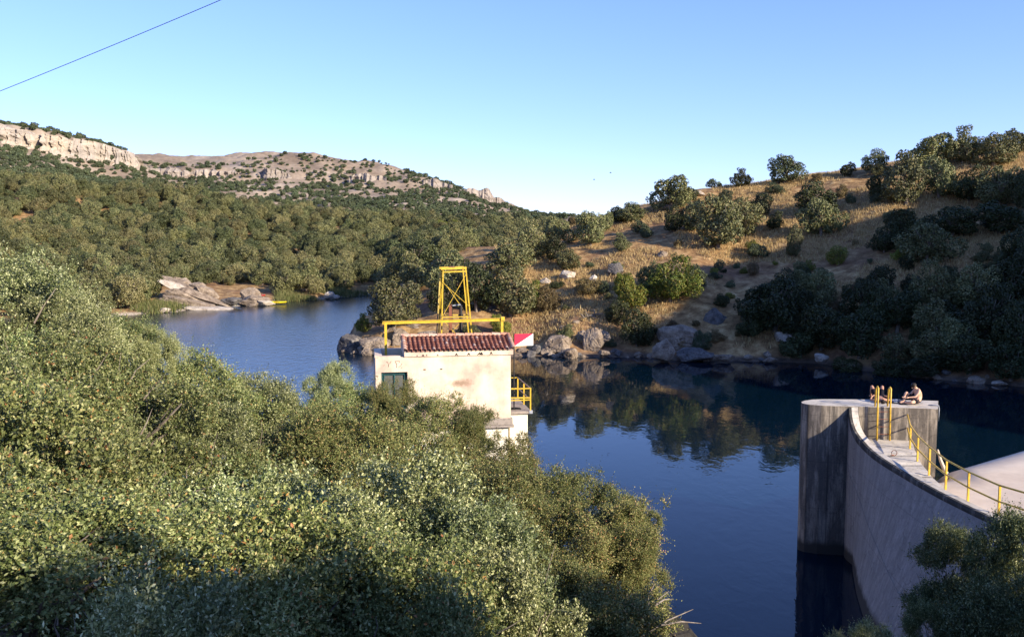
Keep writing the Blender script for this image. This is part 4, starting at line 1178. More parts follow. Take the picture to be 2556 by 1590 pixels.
for (x, yt, D, ra, lab, kind, mt, i) in [
    (-70, 612, 17, 2.5, 'tall pale bush cut by the left edge, highest of the near bank', 'far', M_fore2, 0),
    (75, 706, 17, 1.8, 'tall bush just right of the highest one at the left edge', 'far', M_fore2, 1),
    (175, 735, 19, 1.6, 'bush with a ragged top against the oak wood on the left', 'far', M_fore2, 2),
    (280, 782, 21, 1.4, 'bush whose top meets the left end of the shoreline', 'far', M_fore, 0),
    (392, 802, 21, 0.75, 'narrow spiky bush top standing against the blue water on the left', 'far', M_fore2, 1),
    (505, 888, 22, 2.0, 'rounded bush against the water right of the narrow spiky one', 'far', M_fore, 2),
    (600, 935, 23, 1.8, 'bush dipping lower against the water, left of centre', 'far', M_fore2, 0),
    (705, 958, 25, 2.0, 'bush at the lowest point of the green skyline by the water', 'far', M_fore, 1),
    (828, 905, 24.5, 0.85, 'thin upright bush top just left of the gatehouse', 'far', M_fore2, 2),
    (865, 962, 24, 1.6, 'bush below the left corner of the gatehouse', 'far', M_fore, 0),
    (985, 938, 24, 0.8, 'bush growing up in front of the teal window', 'far', M_fore3, 1),
    (1085, 992, 23, 1.5, 'bush against the middle of the pale facade', 'far', M_fore3, 2),
    (1180, 1010, 23, 0.8, 'feathery bush top against the right of the facade', 'far', M_fore3, 0),
    (1220, 1072, 22, 1.4, 'bush below the right corner of the facade', 'far', M_fore3, 1),
    (1290, 1150, 21, 1.3, 'bush below the balcony edging the deep blue water', 'far', M_fore3, 2),
    (1400, 1180, 18, 1.6, 'left half of the rounded tree hanging over the deep water', 'far', M_fore3, 0),
    (1485, 1215, 16.5, 1.4, 'rightmost rounded tree of the near bank with grey forked stems', 'far', M_fore3, 1),
    (1568, 1235, 17, 0.7, 'upward pointing spray at the right of the rounded tree', 'far', M_fore3, 2),
    (1555, 1310, 16, 0.85, 'drooping right side bush over the deep blue water', 'far', M_fore3, 0),
    (20, 800, 13, 2.2, 'sunlit bush at the left edge below the highest ones', 'far', M_fore, 1),
    (230, 850, 14, 2.3, 'sunlit yellow green bush filling the upper left of the bank', 'far', M_fore, 2),
    (400, 975, 15, 2.1, 'grey green bush in the middle left of the bank', 'far', M_fore2, 0),
    (600, 1060, 16, 2.2, 'soft grey green bush left of centre', 'far', M_fore, 1),
    (790, 1020, 17, 2.1, 'bush with bare twigs below the gatehouse corner', 'far', M_fore3, 2),
    (960, 1060, 17, 2.0, 'bush with reddish leaves in front of the gatehouse base', 'far', M_fore3, 0),
    (1120, 1110, 16, 1.9, 'brownish bush in front of the gatehouse shaft', 'far', M_fore3, 1),
    (1290, 1295, 14, 1.7, 'shaded leafy bush left of the rounded tree over the water', 'far', M_fore3, 2),
    (70, 1010, 10.5, 1.9, 'broad yellow green bush at the left edge in mid height', 'near', M_fore, 0),
    (300, 1115, 11, 1.8, 'fresh green bush with broad leaves left of centre', 'near', M_fore, 1),
    (520, 1195, 11.5, 1.7, 'pale bush above the shadow line, left of centre', 'near', M_fore2, 2),
    (720, 1225, 12, 1.7, 'pale bush with upright sprays near the centre of the bank', 'near', M_fore2, 0),
    (1010, 1165, 10.5, 1.3, 'bright cream leaved bush in the middle of the bank', 'near', M_fore2, 1),
    (850, 1270, 10, 1.3, 'cream tipped bush left of the brightest one', 'near', M_fore2, 2),
    (1165, 1285, 10, 1.3, 'cream leaved bush right of the brightest one', 'near', M_fore2, 0),
    (1240, 1400, 9.5, 1.1, 'low cream leaved bush above the bottom edge, right of centre', 'near', M_fore2, 1),
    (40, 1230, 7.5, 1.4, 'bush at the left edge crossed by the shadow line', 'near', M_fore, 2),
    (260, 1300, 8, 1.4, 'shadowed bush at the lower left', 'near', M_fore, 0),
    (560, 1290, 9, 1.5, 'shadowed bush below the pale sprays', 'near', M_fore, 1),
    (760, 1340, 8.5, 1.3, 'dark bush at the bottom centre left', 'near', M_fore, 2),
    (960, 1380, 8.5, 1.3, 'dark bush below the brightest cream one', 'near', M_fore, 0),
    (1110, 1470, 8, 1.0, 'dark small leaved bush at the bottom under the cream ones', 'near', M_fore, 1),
    (1400, 1470, 13, 1.3, 'twiggy bush at the foot of the rounded tree', 'near', M_fore3, 2),
    (1520, 1500, 13.5, 1.2, 'low twiggy bush beside the dark boulder', 'near', M_fore3, 0),
    (380, 1450, 5.4, 0.62, 'sunlit sprig bush rising from the dark bottom left', 'small', M_fore2, 0),
    (250, 1520, 5.0, 0.5, 'small sprig bush at the bottom left edge of the sunlit one', 'small', M_fore2, 1),
    (2470, 1385, 10.5, 0.7, 'dark bush in the lower right corner against the curved wall', 'near', M_foreshade, 1),
    (2372, 1308, 11, 0.42, 'upright leafy spray rising in front of the curved wall', 'near', M_foreshade, 2),
    (2540, 1300, 10, 0.6, 'leafy spray at the right edge in front of the railing', 'near', M_foreshade, 0),
    (2530, 1460, 9, 0.75, 'bush filling the bottom right corner', 'near', M_foreshade, 2),
    (2310, 1515, 9.5, 0.3, 'low bush in front of the shaded wall, bottom right', 'near', M_foreshade, 0),
    (2190, 1568, 9.0, 0.35, 'small sunlit bush at the bottom edge before the wall base', 'near', M_fore2, 1),
    (2070, 1580, 8.6, 0.2, 'leftmost sprig at the bottom edge below the dark water', 'small', M_fore2, 0),
]:
    fbush(x, yt, D, ra, lab, kind, mt, i)

# unseen oaks added behind and right of the camera to shade the bank
for k, (X, Y, w, h_, lab) in enumerate([
    (10.2, -1.6, 4.6, 5.35, 'unseen oak added right of the viewpoint to shade the bank'),
    (9.4, -3.4, 4.6, 6.3, 'taller unseen shade oak added behind the one right of the viewpoint'),
    (8.0, -5.6, 4.6, 6.3, 'unseen oak added behind the viewpoint to cast shade'),
    (17.0, -0.8, 4.4, 5.6, 'unseen oak added farther right of the viewpoint to shade the corner bush'),
]):
    tree_at(X, Y, gz(X, Y), w, h_, lab, M_oak, k, 'holm_oak', 'tree')

# bare branches reaching over the water at the foot of the near bank
t = thing('dead_branches', 'bare grey branches sticking out over the water by the rounded tree', 'branch', tuple(pt(1560, 1560, 15)))
mb = MB()
for (a, b_) in [((0, 40), (110, -55)), ((30, 20), (75, -75)), ((60, -8), (55, -50)), ((40, 60), (170, -10)), ((90, 30), (190, 25)), ((-30, 50), (60, 25)), ((75, -20), (120, -35))]:
    p = pt(1560 + a[0], 1530 + a[1], 15.0) - pt(1560, 1560, 15); q = pt(1560 + b_[0], 1530 + b_[1], 15.6) - pt(1560, 1560, 15)
    m_ = (p + q) / 2 + np.array([0, 0, 0.05])
    mb.tube([p, m_, q], [0.022, 0.015, 0.005], 6)
mb.build('branch', M_dead, t, smooth=True)
# white fallen branch on the hillside
X, Y, Z = ground_hit(1480, 800)
t = thing('fallen_branch', 'white sun bleached branch lying on the hillside above the boulders', 'branch', (X, Y, Z + 0.2))
mb = MB()
for (a, b_) in [((-1.2, 0, 0), (1.0, .2, .5)), ((-.6, 0, .1), (-.9, 0, .8)), ((.2, 0, .3), (.1, 0, 1.0)), ((-.2, 0, .2), (.5, -.3, -.1)), ((.7, .1, .4), (1.3, 0, .45)), ((-1, 0, 0), (-1.5, 0, .5))]:
    a, b_ = np.array(a), np.array(b_)
    mb.tube([a, (a + b_) / 2 + np.array([0, 0, .08]), b_], [0.09, 0.06, 0.03], 6)
mb.build('branch', M_dead, t, smooth=True)

# ------------------------------------------------------------------ gatehouse
ANG = R(10)
HX, HY, _ = pt(937, 893, 37.0)
gh = thing('gatehouse', 'pale plastered gatehouse with a red tiled roof standing in the water', 'building', (HX, HY, 0), ANG)
ZT = 7.78; W = 5.78; DP = 3.3
# wall with a rectangular window opening: four pieces around it, butted end to end
wx0, wx1, wz0, wz1 = 0.235, 1.34, 5.55, 7.15
mb = MB()
mb.box((0, 0, 5.02), (wx0, 0.3, ZT)); mb.box((wx1, 0, 5.02), (W, 0.3, ZT)); mb.box((wx0, 0, 5.02), (wx1, 0.3, wz0)); mb.box((wx0, 0, wz1), (wx1, 0.3, ZT))
mb.box((0, 0.3, 5.02), (0.3, DP, ZT)); mb.box((W - 0.3, 0.3, 5.02), (W, DP, ZT)); mb.box((0.3, DP - 0.3, 5.02), (W - 0.3, DP, ZT))
mb.box((0.3, 0.3, 7.3), (W - 0.3, DP - 0.3, 7.5))
mb.box((-0.03, -0.02, ZT), (0.12, 0.4, ZT + 0.09)); mb.box((0.12, 0, ZT), (1.05, 0.3, ZT + 0.05))
mb.build('wall', M_plaster, gh)
mb = MB(); mb.box((1.2, -0.06, ZT + 0.006), (W + 0.1, 2.75, ZT + 0.24)); mb.build('fascia', M_plaster, gh, bevel=0.012)
# nests and holes under the fascia, two small vents
mb = MB()
for (x, w, h_) in [(2.15, .05, .08), (2.0, .1, .05), (2.62, .05, .09), (3.42, .1, .07), (3.95, .12, .08), (4.42, .2, .08), (4.5, .12, .1), (4.92, .1, .11), (1.75, .04, .06)]:
    mb.tube([(x - w / 2, -0.068, ZT + 0.04), (x, -0.066, ZT + 0.03 + h_), (x + w / 2, -0.068, ZT + 0.04)], [0.012, 0.035, 0.012], 6)
mb.build('nest_hole', M_opening, gh)
for x in (2.06, 2.77):
    mb = MB(); mb.box((x - .05, -0.012, 7.21), (x + .05, 0.02, 7.25)); mb.build('vent', M_opening, gh)
mb = MB(); mb.box((1.25, 0.02, ZT - 0.03), (W - 0.01, 0.05, ZT + 0.003)); mb.build('shadow_gap', M_opening, gh) if False else None
# dark brush strokes over the window
mb = MB()
def stroke(p, q, w=0.02):
    mb.bar((p[0], -0.006, p[1]), (q[0], -0.006, q[1]), w, 0.012)
for p, q in [((.46, 7.62), (.53, 7.55)), ((.66, 7.62), (.6, 7.52)), ((.56, 7.52), (.54, 7.38)), ((.82, 7.62), (1.02, 7.63)), ((1.02, 7.6), (.98, 7.56)), ((.84, 7.6), (.9, 7.44)), ((.9, 7.44), (.88, 7.34)), ((1.12, 7.52), (1.06, 7.43)), ((1.05, 7.42), (.96, 7.36)), ((1.1, 7.36), (1.1, 7.32)), ((.32, 7.44), (.38, 7.46))]:
    stroke(p, q, 0.016)
mb.build('graffiti', paint('faded_black_paint', (0.12, 0.09, 0.08), 0.9, 0.1, 0.4), gh)
# window
mb = MB()
fw = 0.06
mb.box((wx0, 0.1, wz0), (wx0 + fw, 0.17, wz1)); mb.box((wx1 - fw, 0.1, wz0), (wx1, 0.17, wz1)); mb.box((wx0 + fw, 0.1, wz1 - fw), (wx1 - fw, 0.17, wz1)); mb.box((wx0 + fw, 0.1, wz0), (wx1 - fw, 0.17, wz0 + fw))
win = mb.build('window', M_teal, gh)
mb = MB(); i0, i1, j0, j1 = wx0 + .1, wx1 - .1, wz0 + .1, wz1 - .1
mb.box((i0, 0.12, j0), (i0 + .035, .16, j1)); mb.box((i1 - .035, 0.12, j0), (i1, .16, j1)); mb.box((i0 + .035, 0.12, j1 - .035), (i1 - .035, .16, j1)); mb.box((i0 + .035, 0.12, j0), (i1 - .035, .16, j0 + .035))
mb.box(((i0 + i1) / 2 - .02, 0.12, j0 + .035), ((i0 + i1) / 2 + .02, .16, j1 - .035))
mb.build('sash', M_teal, win)
mb = MB(); mb.box((wx0, 0.18, wz0), (wx1, 0.19, wz1)); mb.build('pane', M_glass, win)
# plinth ledge and the shaft down into the water
mb = MB(); mb.box((-0.1, -0.12, 4.62), (W + 0.14, DP + 0.1, 4.72)); mb.box((-0.04, -0.06, 4.72), (W + 0.08, DP + 0.05, 5.02)); mb.build('plinth', M_slab, gh, bevel=0.015)
mb = MB(); mb.box((0.1, 0.1, -2), (W - 0.1, DP - 0.1, 4.62)); mb.build('shaft', M_white, gh)
# roof: two slopes of curved tiles over a deck
rx0, rx1 = 1.2, W + 0.12
ez, rz_, ey, ry = 8.03, 8.5, -0.1, 1.35
mb = MB()
mb.add([(rx0, ey, ez - .02), (rx1, ey, ez - .02), (rx1, ry, rz_ - .02), (rx0, ry, rz_ - .02), (rx0, 2 * ry - ey, ez - .02), (rx1, 2 * ry - ey, ez - .02)], [(0, 1, 2, 3), (3, 2, 5, 4), (0, 4, 5, 1), (0, 3, 4), (1, 5, 2)])
rf = mb.build('roof', M_plaster, gh)
def tile_slope(y0, z0, y1, z1, nm):
    Vs, Fs = [], []; nb = 0
    ncol = 24; nrow = 6; pitch = (rx1 - rx0) / ncol
    for c_ in range(ncol):
        for k in range(nrow):
            t0, t1 = k / nrow, (k + 1.18) / nrow
            t1 = min(t1, 1.0)
            for (ph, up) in ((0.5, 1), (0.0, -1)):
                xc = rx0 + (c_ + ph) * pitch + random.uniform(-.006, .006)
                if up < 0 and c_ == 0: continue
                rr0 = pitch * 0.33 if up > 0 else pitch * 0.26
                lift = 0.06 if up > 0 else 0.03
                for e, t in enumerate((t0, t1)):
                    y = y0 + (y1 - y0) * t; z = z0 + (z1 - z0) * t + lift * (0.9 - 0.6 * e) * (1 if up > 0 else .5)
                    for a in range(7):
                        an = math.pi * a / 6
                        Vs.append((xc - math.cos(an) * rr0 * (1.08 - 0.24 * e), y, z + up * math.sin(an) * rr0 * 0.8 + (rr0 * .55 if up < 0 else 0)))
                for a in range(6): Fs.append((nb + a, nb + a + 1, nb + 8 + a, nb + 7 + a))
                nb += 14
    return link(nm, mesh_np(nm, Vs, Fs, [M_tile], smooth=False), rf)
tile_slope(ey - 0.06, ez - .01, ry, rz_, 'tiles'); tile_slope(2 * ry - ey + .06, ez - .01, ry, rz_, 'tiles')
def cap_row(pts, r_, nm, up=(0, 0, 1), n=12):
    Vs, Fs = [], []; nb = 0
    p0, p1 = Vector(pts[0]), Vector(pts[1]); d = (p1 - p0); u = Vector(up); s = d.normalized().cross(u).normalized(); u2 = s.cross(d.normalized())
    for k in range(n):
        for e, t in enumerate((k / n, min(1, (k + 1.15) / n))):
            p = p0 + d * t + u2 * (0.012 * (1 - e)); rr0 = r_ * (1.06 - 0.14 * e)
            for a in range(9):
                an = math.pi * a / 8
                Vs.append(tuple(p + s * math.cos(an) * rr0 + u2 * math.sin(an) * rr0))
        for a in range(8): Fs.append((nb + a, nb + a + 1, nb + 10 + a, nb + 9 + a))
        nb += 18
    return link(nm, mesh_np(nm, Vs, Fs, [M_ridge]), rf)
cap_row([(rx0 - .05, ry, rz_ + .0), (rx1 + .05, ry, rz_ + .0)], 0.115, 'ridge_tiles', n=12)
for xx in (rx0 + .02, rx1 - .02):
    cap_row([(xx, ey - .08, ez + .02), (xx, ry, rz_ + .02)], 0.105, 'verge_tiles', n=6)
    cap_row([(xx, 2 * ry - ey + .08, ez + .02), (xx, ry, rz_ + .02)], 0.105, 'verge_tiles', n=6)

GM = Matrix.Translation((HX, HY, 0)) @ Matrix.Rotation(ANG, 4, 'Z')
GI = GM.inverted()
def loc_of(px, py, D): return GI @ Vector(pt(px, py, D))
# balcony with its railing
bx0, bx1, by0, by1 = W + 0.09, W + 1.12, 0.95, 4.2
mb = MB(); mb.box((bx0, by0, 4.98), (bx1, by1, 5.1)); mb.build('balcony', M_slab, gh, bevel=0.01)
mb = MB(); mb.box((W + .16, by0 + .15, -2), (bx1 - .16, by1 - .2, 4.98)); mb.build('balcony_pier', M_white, gh)
bal = MB()
ra_ = MB()
zb = 5.1
def post(x, y, h_=1.02): ra_.bar((x, y, zb), (x, y, zb + h_), 0.055)
post(bx1 - .05, by0 + .05, 1.05); post(bx1 - .05, (by0 + by1) / 2); post(bx1 - .05, by1 - .05); post(bx0 + .15, by1 - .05); post(bx0 + .05, by1 - .05); 
rail = ra_.build('railing', M_yel, gh)
mb = MB()
for z in (1.02, 0.5):
    mb.bar((bx0 - 0.09, by0 + .05, zb + z), (bx1 - .05, by0 + .05, zb + z), 0.045)
    mb.bar((bx0, by1 - .05, zb + z), (bx1 - .05, by1 - .05, zb + z), 0.04)
mb.bar((bx0 - 0.09, by0 + .04, zb + .62), (bx1 - .05, by0 + .04, zb + .6), 0.09, 0.05)
mb.build('rail', M_yel, rail)
mb = MB()
for z in (1.02, 0.5): mb.bar((bx1 - .05, by0 + .05, zb + z), (bx1 - .05, by1 - .05, zb + z), 0.045)
mb.build('rail', M_railgrey, rail)
mb = MB(); mb.box((bx1 - .12, by0 - .02, 4.99), (bx1 + .04, by0 + .12, 5.13)); mb.build('post_foot', M_grey, rail)
# coil of rope or debris on the balcony floor
t = thing('debris_heap', 'dark heap of debris on the balcony floor', 'debris', tuple(GM @ Vector((bx0 + .35, by0 + .55, 5.1))), ANG)
mb = MB()
for k in range(14):
    a = k * 1.1; mb.tube([(math.cos(a) * .3, math.sin(a) * .14, .02), (math.cos(a + 1) * .26, math.sin(a + 1) * .16, .05), (math.cos(a + 2) * .3, math.sin(a + 2) * .12, .02)], 0.018, 5)
mb.build('rope', M_black, t)
# sign on its mast
p = loc_of(1283, 834, 39.6)
sg = thing('sign', 'small board split diagonally red and white on a black mast', 'sign', tuple(GM @ Vector((p.x, p.y, 5.1))), ANG)
ztop = float(pt(1283, 834, 39.6)[2]); hb = 30 * 39.6 / FPX; wb = 49 * 39.6 / FPX
mb = MB(); mb.tube([(0, 0, 0), (0, 0, ztop - 5.1 + .05)], 0.03, 8); mb.build('mast', M_black, sg)
mb = MB(); mb.tube([(0, 0, 0.0), (0, -.05, 0.0)], 0.05, 8)
z1 = ztop - 5.1; z0 = z1 - hb
mb = MB(); mb.add([(.03, -.012, z0), (.03, -.012, z1), (wb, -.012, z1 + .01), (.03, .0, z0), (.03, .0, z1), (wb, .0, z1 + .01)], [(0, 2, 1), (3, 4, 5), (0, 1, 4, 3), (1, 2, 5, 4), (2, 0, 3, 5)]); mb.build('red_half', M_red, sg)
mb = MB(); mb.add([(.03, -.012, z0), (wb, -.012, z0 + .01), (wb, -.012, z1 + .01), (.03, .0, z0), (wb, .0, z0 + .01), (wb, .0, z1 + .01)], [(0, 1, 2), (3, 5, 4), (0, 3, 4, 1), (1, 4, 5, 2), (2, 5, 3, 0)]); mb.build('white_half', M_signwhite, sg)

# yellow gantry over the gatehouse roof
gt = thing('gantry', 'long yellow steel beam on two yellow posts above the gatehouse', 'steel frame', tuple(GM @ Vector((0.4, 1.2, 7.5))), ANG)
a = loc_of(956, 806, 38.3); b2 = loc_of(1258, 799, 39.3)
org = Vector((0.4, 1.2, 7.5))
def G(v): return tuple(Vector(v) - org)
yb = 1.75
a = Vector((loc_of(955, 806, HY + yb * .98).x, yb, 9.03)); b2 = Vector((loc_of(1258, 799, HY + yb + .9).x, yb, 9.1))
mb = MB()
mb.bar(G(a), G(b2), 0.085, 0.016); mb.bar(G(a + Vector((0, 0, .12))), G(b2 + Vector((0, 0, .12))), 0.1, 0.018); mb.bar(G(a + Vector((0, 0, .06))), G(b2 + Vector((0, 0, .06))), 0.018, 0.102)
mb.build('beam', M_yel, gt)
for q in (a + Vector((.13, 0, 0)), b2 - Vector((.08, 0, 0))):
    mb = MB(); mb.bar(G((q.x, q.y, 7.5)), G((q.x, q.y, 9.115)), 0.11, 0.1, (0, 1, 0)); mb.build('post', M_yel, gt)
mb = MB(); mb.box(G((b2.x - .13, yb - .08, 9.1)), G((b2.x + .03, yb + .08, 9.28))); mb.build('end_plate', M_yel, gt)

# hoist tower
tw = thing('hoist_tower', 'tapering yellow lattice hoist tower behind the tiled roof', 'steel tower', tuple(GM @ Vector((3.2, 2.8, 7.5))), ANG)
org = Vector((3.2, 2.8, 7.5))
yF, yB = 2.55, 3.75
def L_(px, py, y):
    # local point at depth y in the gatehouse frame seen at that pixel
    for D in (39.0,):
        lo, hi = 34.0, 46.0
        for _ in range(40):
            m_ = (lo + hi) / 2
            if loc_of(px, py, m_).y < y: lo = m_
            else: hi = m_
    return loc_of(px, py, lo)
FLt, FRt = L_(1106, 676, yF), L_(1163, 674, yF)
FLb, FRb = L_(1102, 843, yF), L_(1178, 838, yF)
BLt, BRt = FLt + Vector((0.02, yB - yF - .25, 0)), FRt + Vector((-.02, yB - yF - .25, 0))
def ext(t_, b_, z=7.5):
    k = (t_.z - z) / (t_.z - b_.z); return t_ + (b_ - t_) * k
FL0, FR0 = ext(FLt, FLb), ext(FRt, FRb)
BL0, BR0 = Vector((FL0.x - .02, yB + .1, 7.5)), Vector((FR0.x, yB + .1, 7.5))
for (t_, b_) in ((FLt, FL0), (FRt, FR0), (BLt, BL0), (BRt, BR0)):
    mb = MB(); mb.bar(G(b_), G(t_), 0.055); mb.build('leg', M_yel, tw)
def at(t_, b_, f): return t_ + (b_ - t_) * f
mb = MB()
mb.bar(G(FLt + Vector((-.1, 0, .09))), G(FRt + Vector((.02, 0, .09))), 0.14, 0.1)
mb.bar(G(BLt + Vector((-.1, 0, .09))), G(BRt + Vector((.02, 0, .09))), 0.14, 0.1)
mb.bar(G(FLt + Vector((0, 0, -.06))), G(FRt + Vector((0, 0, -.06))), 0.06)
mb.bar(G(FLt + Vector((0, .08, .03))), G(BLt + Vector((0, -.08, .03))), 0.06); mb.bar(G(FRt + Vector((0, .08, .03))), G(BRt + Vector((0, -.08, .03))), 0.06)
mb.build('top_frame', M_yel, tw)
fm = 0.55
for (p1, p2) in (((FLt, FL0, .14), (FRt, FR0, .43)), ((FRt, FR0, .04), (FLt, FL0, fm)), ((FLt, FL0, fm + .02), (FRt, FR0, .98)), ((BLt, BL0, .1), (BRt, BR0, fm)), ((BRt, BR0, fm), (BLt, BL0, .95)),
                 ((FLt, FL0, .08), (BLt, BL0, fm)), ((FRt, FR0, .08), (BRt, BR0, fm))):
    a1, a2 = at(*p1), at(*p2)
    mb = MB(); mb.bar(G(a1 + Vector((0, -.045, 0))), G(a2 + Vector((0, -.045, 0))), 0.03, 0.02); mb.build('brace', M_yel, tw)
for (p1, p2) in (((FLt, FL0, fm), (FRt, FR0, fm)), ((BLt, BL0, fm), (BRt, BR0, fm)), ((FLt, FL0, fm), (BLt, BL0, fm)), ((FRt, FR0, fm), (BRt, BR0, fm))):
    mb = MB(); mb.bar(G(at(*p1)), G(at(*p2)), 0.04); mb.build('crossbar', M_yel, tw)
mb = MB(); pc = (FLt + BRt) / 2
mb.tube([G(pc + Vector((-.05, 0, 0))), G(pc + Vector((-.05, 0, -2.3)))], 0.012, 5); mb.build('hoist_cable', M_black, tw)
mb = MB(); mb.box(G(pc + Vector((-.2, -.12, -.02))), G(pc + Vector((.08, .12, .16)))); mb.build('pulley_block', M_rust, tw)
# the rusty and the black spindle columns inside it
c1 = L_(1124, 760, 3.1); mb = MB(); mb.box(G((c1.x - .07, 3.03, 7.5)), G((c1.x + .07, 3.17, c1.z))); mb.box(G((c1.x - .1, 3.0, c1.z - .12)), G((c1.x + .02, 3.2, c1.z - .04))); mb.build('rusty_column', M_rust, tw)
c2 = L_(1150, 762, 3.1); mb = MB(); mb.tube([G((c2.x, 3.1, 7.5)), G((c2.x, 3.1, c2.z))], 0.075, 10); mb.tube([G((c2.x, 3.1, c2.z - .5)), G((c2.x, 3.1, c2.z - .42))], 0.12, 10); mb.build('spindle', M_black, tw)
mb = MB(); mb.bar(G((c1.x, 3.1, c2.z - .02)), G((c2.x, 3.1, c2.z + .03)), 0.05); mb.build('bracket', M_grey, tw)
# thin lamp-less mast left of the tower
q = L_(1090, 838, 3.4); q2 = L_(1098, 692, 3.4)
ms = thing('thin_mast', 'thin pole clamped beside the left leg of the hoist tower', 'pole', tuple(GM @ Vector((q.x, q.y, 7.5))), ANG)
org = Vector((q.x, q.y, 7.5))
mid_ = q.lerp(q2, .38)
mb = MB(); mb.tube([G((q.x, q.y, 7.5)), G(q), G(mid_)], 0.03, 8); mb.build('lower_pole', M_black, ms)
mb = MB(); mb.tube([G(mid_), G(q2)], 0.035, 8); mb.tube([G(q2), G(q2 + Vector((0, 0, .22)))], 0.055, 8); mb.build('upper_pole', M_yelweath, ms)

# ------------------------------------------------------------------ the dam: pier, curved wall, walkway, spillway
ZP = 6.1
def lp(px, py, z): return ptz(px, py, z)
fr = [lp(2119, 1014.5, ZP), lp(2210, 1016.5, ZP), lp(2341, 1021, ZP)]
br = [lp(2342, 1001, ZP), lp(2210, 998, ZP), lp(2100, 997, ZP), lp(2062, 996.5, ZP)]
left = [lp(2030, 997.5, ZP), lp(2010, 1000, ZP), lp(2000, 1003.5, ZP), lp(2003, 1007, ZP), lp(2018, 1010, ZP), lp(2050, 1012.5, ZP), lp(2085, 1013.6, ZP)]
poly = [(p[0], p[1]) for p in fr + br + left]
# round the left nose a little by subdividing
dam = thing('dam', 'grey concrete dam with a rounded end pier and a curved side wall', 'dam', (poly[1][0], poly[1][1], 0))
ox, oy = poly[1]
mb = MB(); n = len(poly)
zs = [-2.0, 0.15, 5.95, ZP]
for z in zs:
    for (x, y) in poly:
        cx, cy = 14.4, 35.6
        k = 1.0 if z < 6.0 else 1.0
        mb.v.append((x - ox, y - oy, z))
for L in range(len(zs) - 1):
    for i in range(n):
        j = (i + 1) % n
        mb.f.append((L * n + i, L * n + j, (L + 1) * n + j, (L + 1) * n + i))
mb.f.append(tuple((len(zs) - 1) * n + i for i in range(n)))
mb.build('pier', M_conc, dam)
mb = MB()
capp = [(x - ox, y - oy) for x, y in poly]
for z in (ZP + .002, ZP + .012):
    mb.v += [(x, y, z) for x, y in capp]
mb.f.append(tuple(range(n - 1, -1, -1))); mb.f.append(tuple(n + i for i in range(n)))
for i in range(n): mb.f.append((i, (i + 1) % n, n + (i + 1) % n, n + i))
mb.build('pier_top', M_conctop, dam)

TL = [pt(*p) for p in [(2118, 1012.5, 35.05), (2119, 1015, 34.93), (2120, 1036, 34.72), (2124.5, 1058.7, 34.42), (2134, 1080, 34.05), (2148, 1098, 33.65), (2163, 1115, 33.1)]]
TL += [ptz(*p) for p in [(2181, 1131, 4.88), (2205, 1148, 4.88), (2231, 1164, 4.88), (2280.6, 1194, 4.88), (2346.7, 1230.6, 4.88), (2413, 1263.6, 4.88), (2465, 1288, 4.88), (2512, 1310, 4.88)]]
print('TL', [tuple(np.round(p, 2)) for p in TL])
TL += [np.array([14.0, 22.8, 4.8]), np.array([14.6, 20.8, 4.8]), np.array([15.6, 18.4, 4.8]), np.array([17.2, 15.6, 4.8]), np.array([19.4, 13.0, 4.8])]
TL = np.array(TL)
# resample smoothly
s = np.concatenate([[0], np.cumsum(np.linalg.norm(np.diff(TL, axis=0), axis=1))]); q = np.linspace(0, 1, 110) ** 1.35 * s[-1]
TLs = np.stack([np.interp(q, s, TL[:, k]) for k in range(3)], -1)
for _ in range(2): TLs[1:-1] = (TLs[:-2] + TLs[1:-1] * 2 + TLs[2:]) / 4
tan = np.gradient(TLs[:, :2], axis=0); tan /= np.linalg.norm(tan, axis=1)[:, None]
nrm = np.stack([-tan[:, 1], tan[:, 0]], -1)          # pointing to +X side (tangent heads to -Y)
nrm *= np.sign(nrm[:, :1])
PW = 0.34
TRs = TLs.copy(); TRs[:, :2] += nrm * PW
base = TLs.copy()
wl = [ptz(*p, 0.0) for p in ((2127, 1360), (2127, 1385), (2128, 1425), (2137, 1480), (2151, 1530), (2168, 1575), (2200, 1640), (2260, 1730))][::-1]
print('waterline', [tuple(np.round(p[:2], 2)) for p in wl])
bxv = np.interp(TLs[:, 1], [13, 17] + [p[1] for p in wl], [15.0, 12.6] + [p[0] for p in wl])
base[:, 0] = np.minimum((bxv - 0.29 * TLs[:, 0]) / 0.71, TLs[:, 0] - 0.02); base[:, 2] = -2.0
base[:, 0] -= 0.0
O3 = np.array([ox, oy, 0])
nn_ = len(TLs)
# outer face (loft with slight concavity) ; coping ; inner face
T = np.linspace(0, 1, 14)
face = np.array([[b_ * (1 - t) + a * t for t in T] for a, b_ in zip(TLs - [0, 0, 0.14], base)])
face = face - O3
me = mesh_np('curved_wall', face.reshape(-1, 3), grid_faces(nn_, len(T)), [M_concwall], smooth=True)
link('curved_wall', me, dam, (0, 0, 0))
cop = np.stack([TLs - [0.0, 0, 0.30], TLs + np.concatenate([-nrm * 0.03, np.full((nn_, 1), -0.10)], 1), TLs, TRs, TRs - [0, 0, 0.5]], 1) - O3
link('coping', mesh_np('coping', cop.reshape(-1, 3), grid_faces(nn_, 5), [M_copedark]), dam)
lit = np.stack([TLs + np.concatenate([nrm * .1, np.full((nn_, 1), .004)], 1), TRs + [0, 0, .004], TRs + [0.004, 0, -.5]], 1) - O3
link('coping_top', mesh_np('coping_top', lit.reshape(-1, 3), grid_faces(nn_, 3), [M_conctop]), dam)
# faint lift line along the outer face
mb = MB()
fl = [face[i, int(13 * 0.0)] for i in range(3)]
ln_ = []
for i in range(6, nn_ - 6, 2):
    f_ = 0.80 - 0.005 * i
    p = face[i, 0] * (1 - f_) + face[i, -1] * f_
    ln_.append(p + np.array([-0.012, 0, 0]))
mb.tube(ln_, 0.008, 4); mb.build('lift_line', M_concwall, dam)
